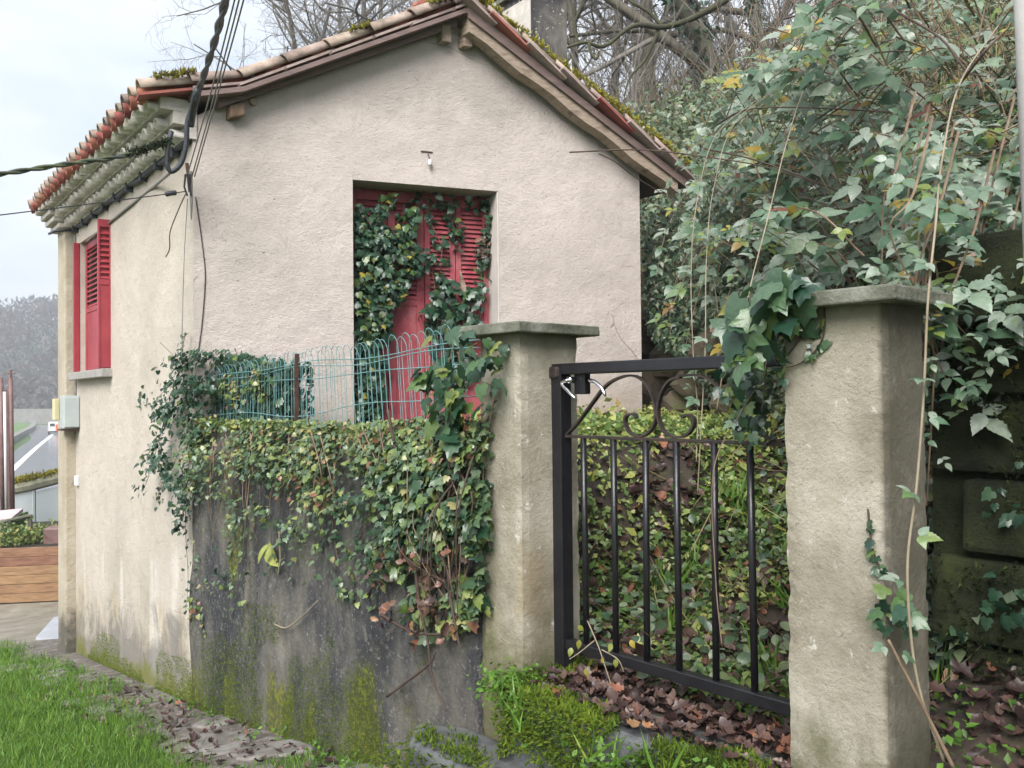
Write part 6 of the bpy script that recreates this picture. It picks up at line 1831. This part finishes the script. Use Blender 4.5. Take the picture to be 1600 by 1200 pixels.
base = np.concatenate([np.array([W(R.uniform(-0.15, 0.05), R.uniform(0.0, 0.16), 0.53) for _ in range(18)]), np.array([W(R.uniform(-1.3, 0.0), R.uniform(0.1, 0.2), R.uniform(0.3, 0.5)) for _ in range(18)]), np.array([W(s, R.uniform(0.03, 0.2), 0.03 - 0.133 * s) for s in [R.uniform(0.6, 6.5) for _ in range(24)]])])
P = base[cx] + rnd(n) * [0.04, 0.04, 0.025] + [0, 0, 0.03]
cloud('weeds', 'small', P, rnd(n) * 0.6 + [0, 0, 1], rnd(n), rng.uniform(0.016, 0.034, n), rng.uniform(0.25, 0.75, n), GRASS, None, label='small bright green weeds at the foot of the pillar and wall', cat='weeds')
# long grass blades at the foot of the right pillar and on the step
n = 130
base = np.array([W(R.uniform(-2.2, -1.4), R.uniform(-0.1, 0.2), 0.47) for _ in range(16)] + [W(R.uniform(-1.1, -0.1), R.uniform(0.05, 0.2), 0.45) for _ in range(10)])
P = base[rng.integers(0, len(base), n)] + rnd(n) * 0.012
cloud('long_grass', 'blade', P, rnd(n) * [1, 1, 0.2] + [0, -0.4, 0], rnd(n) * 0.55 + [-0.1, -0.2, 1], rng.uniform(0.07, 0.2, n), rng.uniform(0.3, 0.95, n), GRASS, None, label='long arching grass blades around the foot of the right pillar', cat='grass')
# yellow leaved sprig under the gate rail
ys_ = empty('yellow_sprig', W(-0.2, -0.1, 0.56), 'sprig of yellow leaves poking out under the gate bottom rail', 'sprig')
pts = [at(918, 970, 3.35), at(935, 1010, 3.25), at(945, 1040, 3.2), at(955, 1070, 3.15)]
stems(ys_, [pts, [at(930, 1000, 3.28), at(905, 1020, 3.2), at(890, 1030, 3.15)], [at(940, 1015, 3.25), at(965, 1030, 3.2), at(975, 1050, 3.18)]], 0.003, M['palecane'])
Q = np.array([at(px, py, 3.2) for px, py in ((903, 978), (893, 1012), (905, 1000), (926, 1030), (940, 1035), (955, 1005), (985, 1000), (915, 1045), (962, 1030))])
cloud('leaf', 'bramble', Q, rnd(9) * 0.5 + [0, -1, 0.4], rnd(9) * 0.6 + [0, 0, -0.9], rng.uniform(0.03, 0.05, 9), rng.uniform(0.90, 0.95, 9), BRAM, ys_, 9)

# ---- lane: grass verge, stones, litter
X, Y, r = polar(170000, -44, -8, 3.0, 13)
s_, q_ = sq(X, Y)
kk = q_ + 0.07 * s_ + fbm(X, Y, 1.6, 3) * 0.55 + rng.normal(size=len(X)) * 0.07
k = (kk > 0.93) & (s_ + fbm(X, Y, 0.9, 2) < 9.6) & (fbm(X, Y, 2.2, 6) > 0.28)
thin = (q_ > 0.05) & (kk <= 0.93) & (s_ < 9) & (fbm(X, Y, 2.0, 15) > 0.60) & (rng.random(len(X)) < 0.6)
k |= thin
X, Y, r = X[k], Y[k], r[k]
n = len(X)
P = np.stack([X, Y, low_z(X, Y)], axis=1)
cloud('grass', 'blade', P, rnd(n) * [1, 1, 0.25], rnd(n) * 0.6 + [0, 0, 1], rng.uniform(0.03, 0.085, n) * np.clip(r / 6, 0.7, 1.3), np.clip(rng.beta(2.6, 1.6, n), 0, 1), GRASS, None, label='short bright green grass on the lane verge', cat='grass')
st = empty('path_stones', W(2.2, 0.6, -0.3), 'worn flat grey stones set in the path along the wall', 'stones')
for i in range(22):
    a, b = R.uniform(0.9, 7.0), R.uniform(0.05, 0.42)
    rad = R.uniform(0.08, 0.24)
    c_ = W(a, b, 0)
    z_ = float(low_z(c_[0], c_[1]))
    m = R.randint(6, 9)
    ph = R.random() * 6
    poly = [c_ + np.array([math.cos(ph + 6.283 * k / m) * rad * R.uniform(0.75, 1.2), math.sin(ph + 6.283 * k / m) * rad * R.uniform(0.7, 1.1), 0]) for k in range(m)]
    sh = 0.006
    mb = MB()
    bot = [p + [0, 0, z_ - 0.05] for p in poly]
    top = [c_ + (p - c_) * 0.9 + [0, 0, float(low_z(p[0], p[1])) + sh * 0.6 + 0.01] for p in poly]
    mb.add(bot + top, [tuple(range(m, 2 * m))] + [(k, (k + 1) % m, m + (k + 1) % m, m + k) for k in range(m)])
    mb.build('stone', M['pathstone'], st, bevel=0.012)
n = 300
s_ = rng.uniform(0.4, 5.0, n); q_ = rng.uniform(0.03, 0.6, n)
P = np.array([W(a, b, 0) for a, b in zip(s_, q_)])
P[:, 2] = low_z(P[:, 0], P[:, 1]) + 0.02
lit4 = empty('leaf_litter', W(2.0, 0.4, -0.2), 'small brown fallen leaves strewn along the path by the wall', 'leaf litter')
cloud('fallen_leaves', 'oak', P, rnd(n) * 0.4 + [0, 0, 1], rnd(n), rng.uniform(0.03, 0.07, n), np.clip(rng.beta(1.6, 3, n), 0, 0.95), LITTER, lit4, 90)

# ================================================================== damp winter air
hz = MB().box((-470, -45, -6), (620, 0, 0), (0, 560, 0), (0, 0, 78)).build('haze', None)
hm = bpy.data.materials.new('haze')
hm.use_nodes = True
ht = hm.node_tree
ht.nodes.clear()
ho = ht.nodes.new('ShaderNodeOutputMaterial')
hv = ht.nodes.new('ShaderNodeVolumePrincipled')
hv.inputs['Color'].default_value = (0.86, 0.90, 0.96, 1)
hv.inputs['Density'].default_value = 0.0014
ht.links.new(hv.outputs[0], ho.inputs['Volume'])
hz.data.materials.append(hm)
tag(hz, kind='stuff')
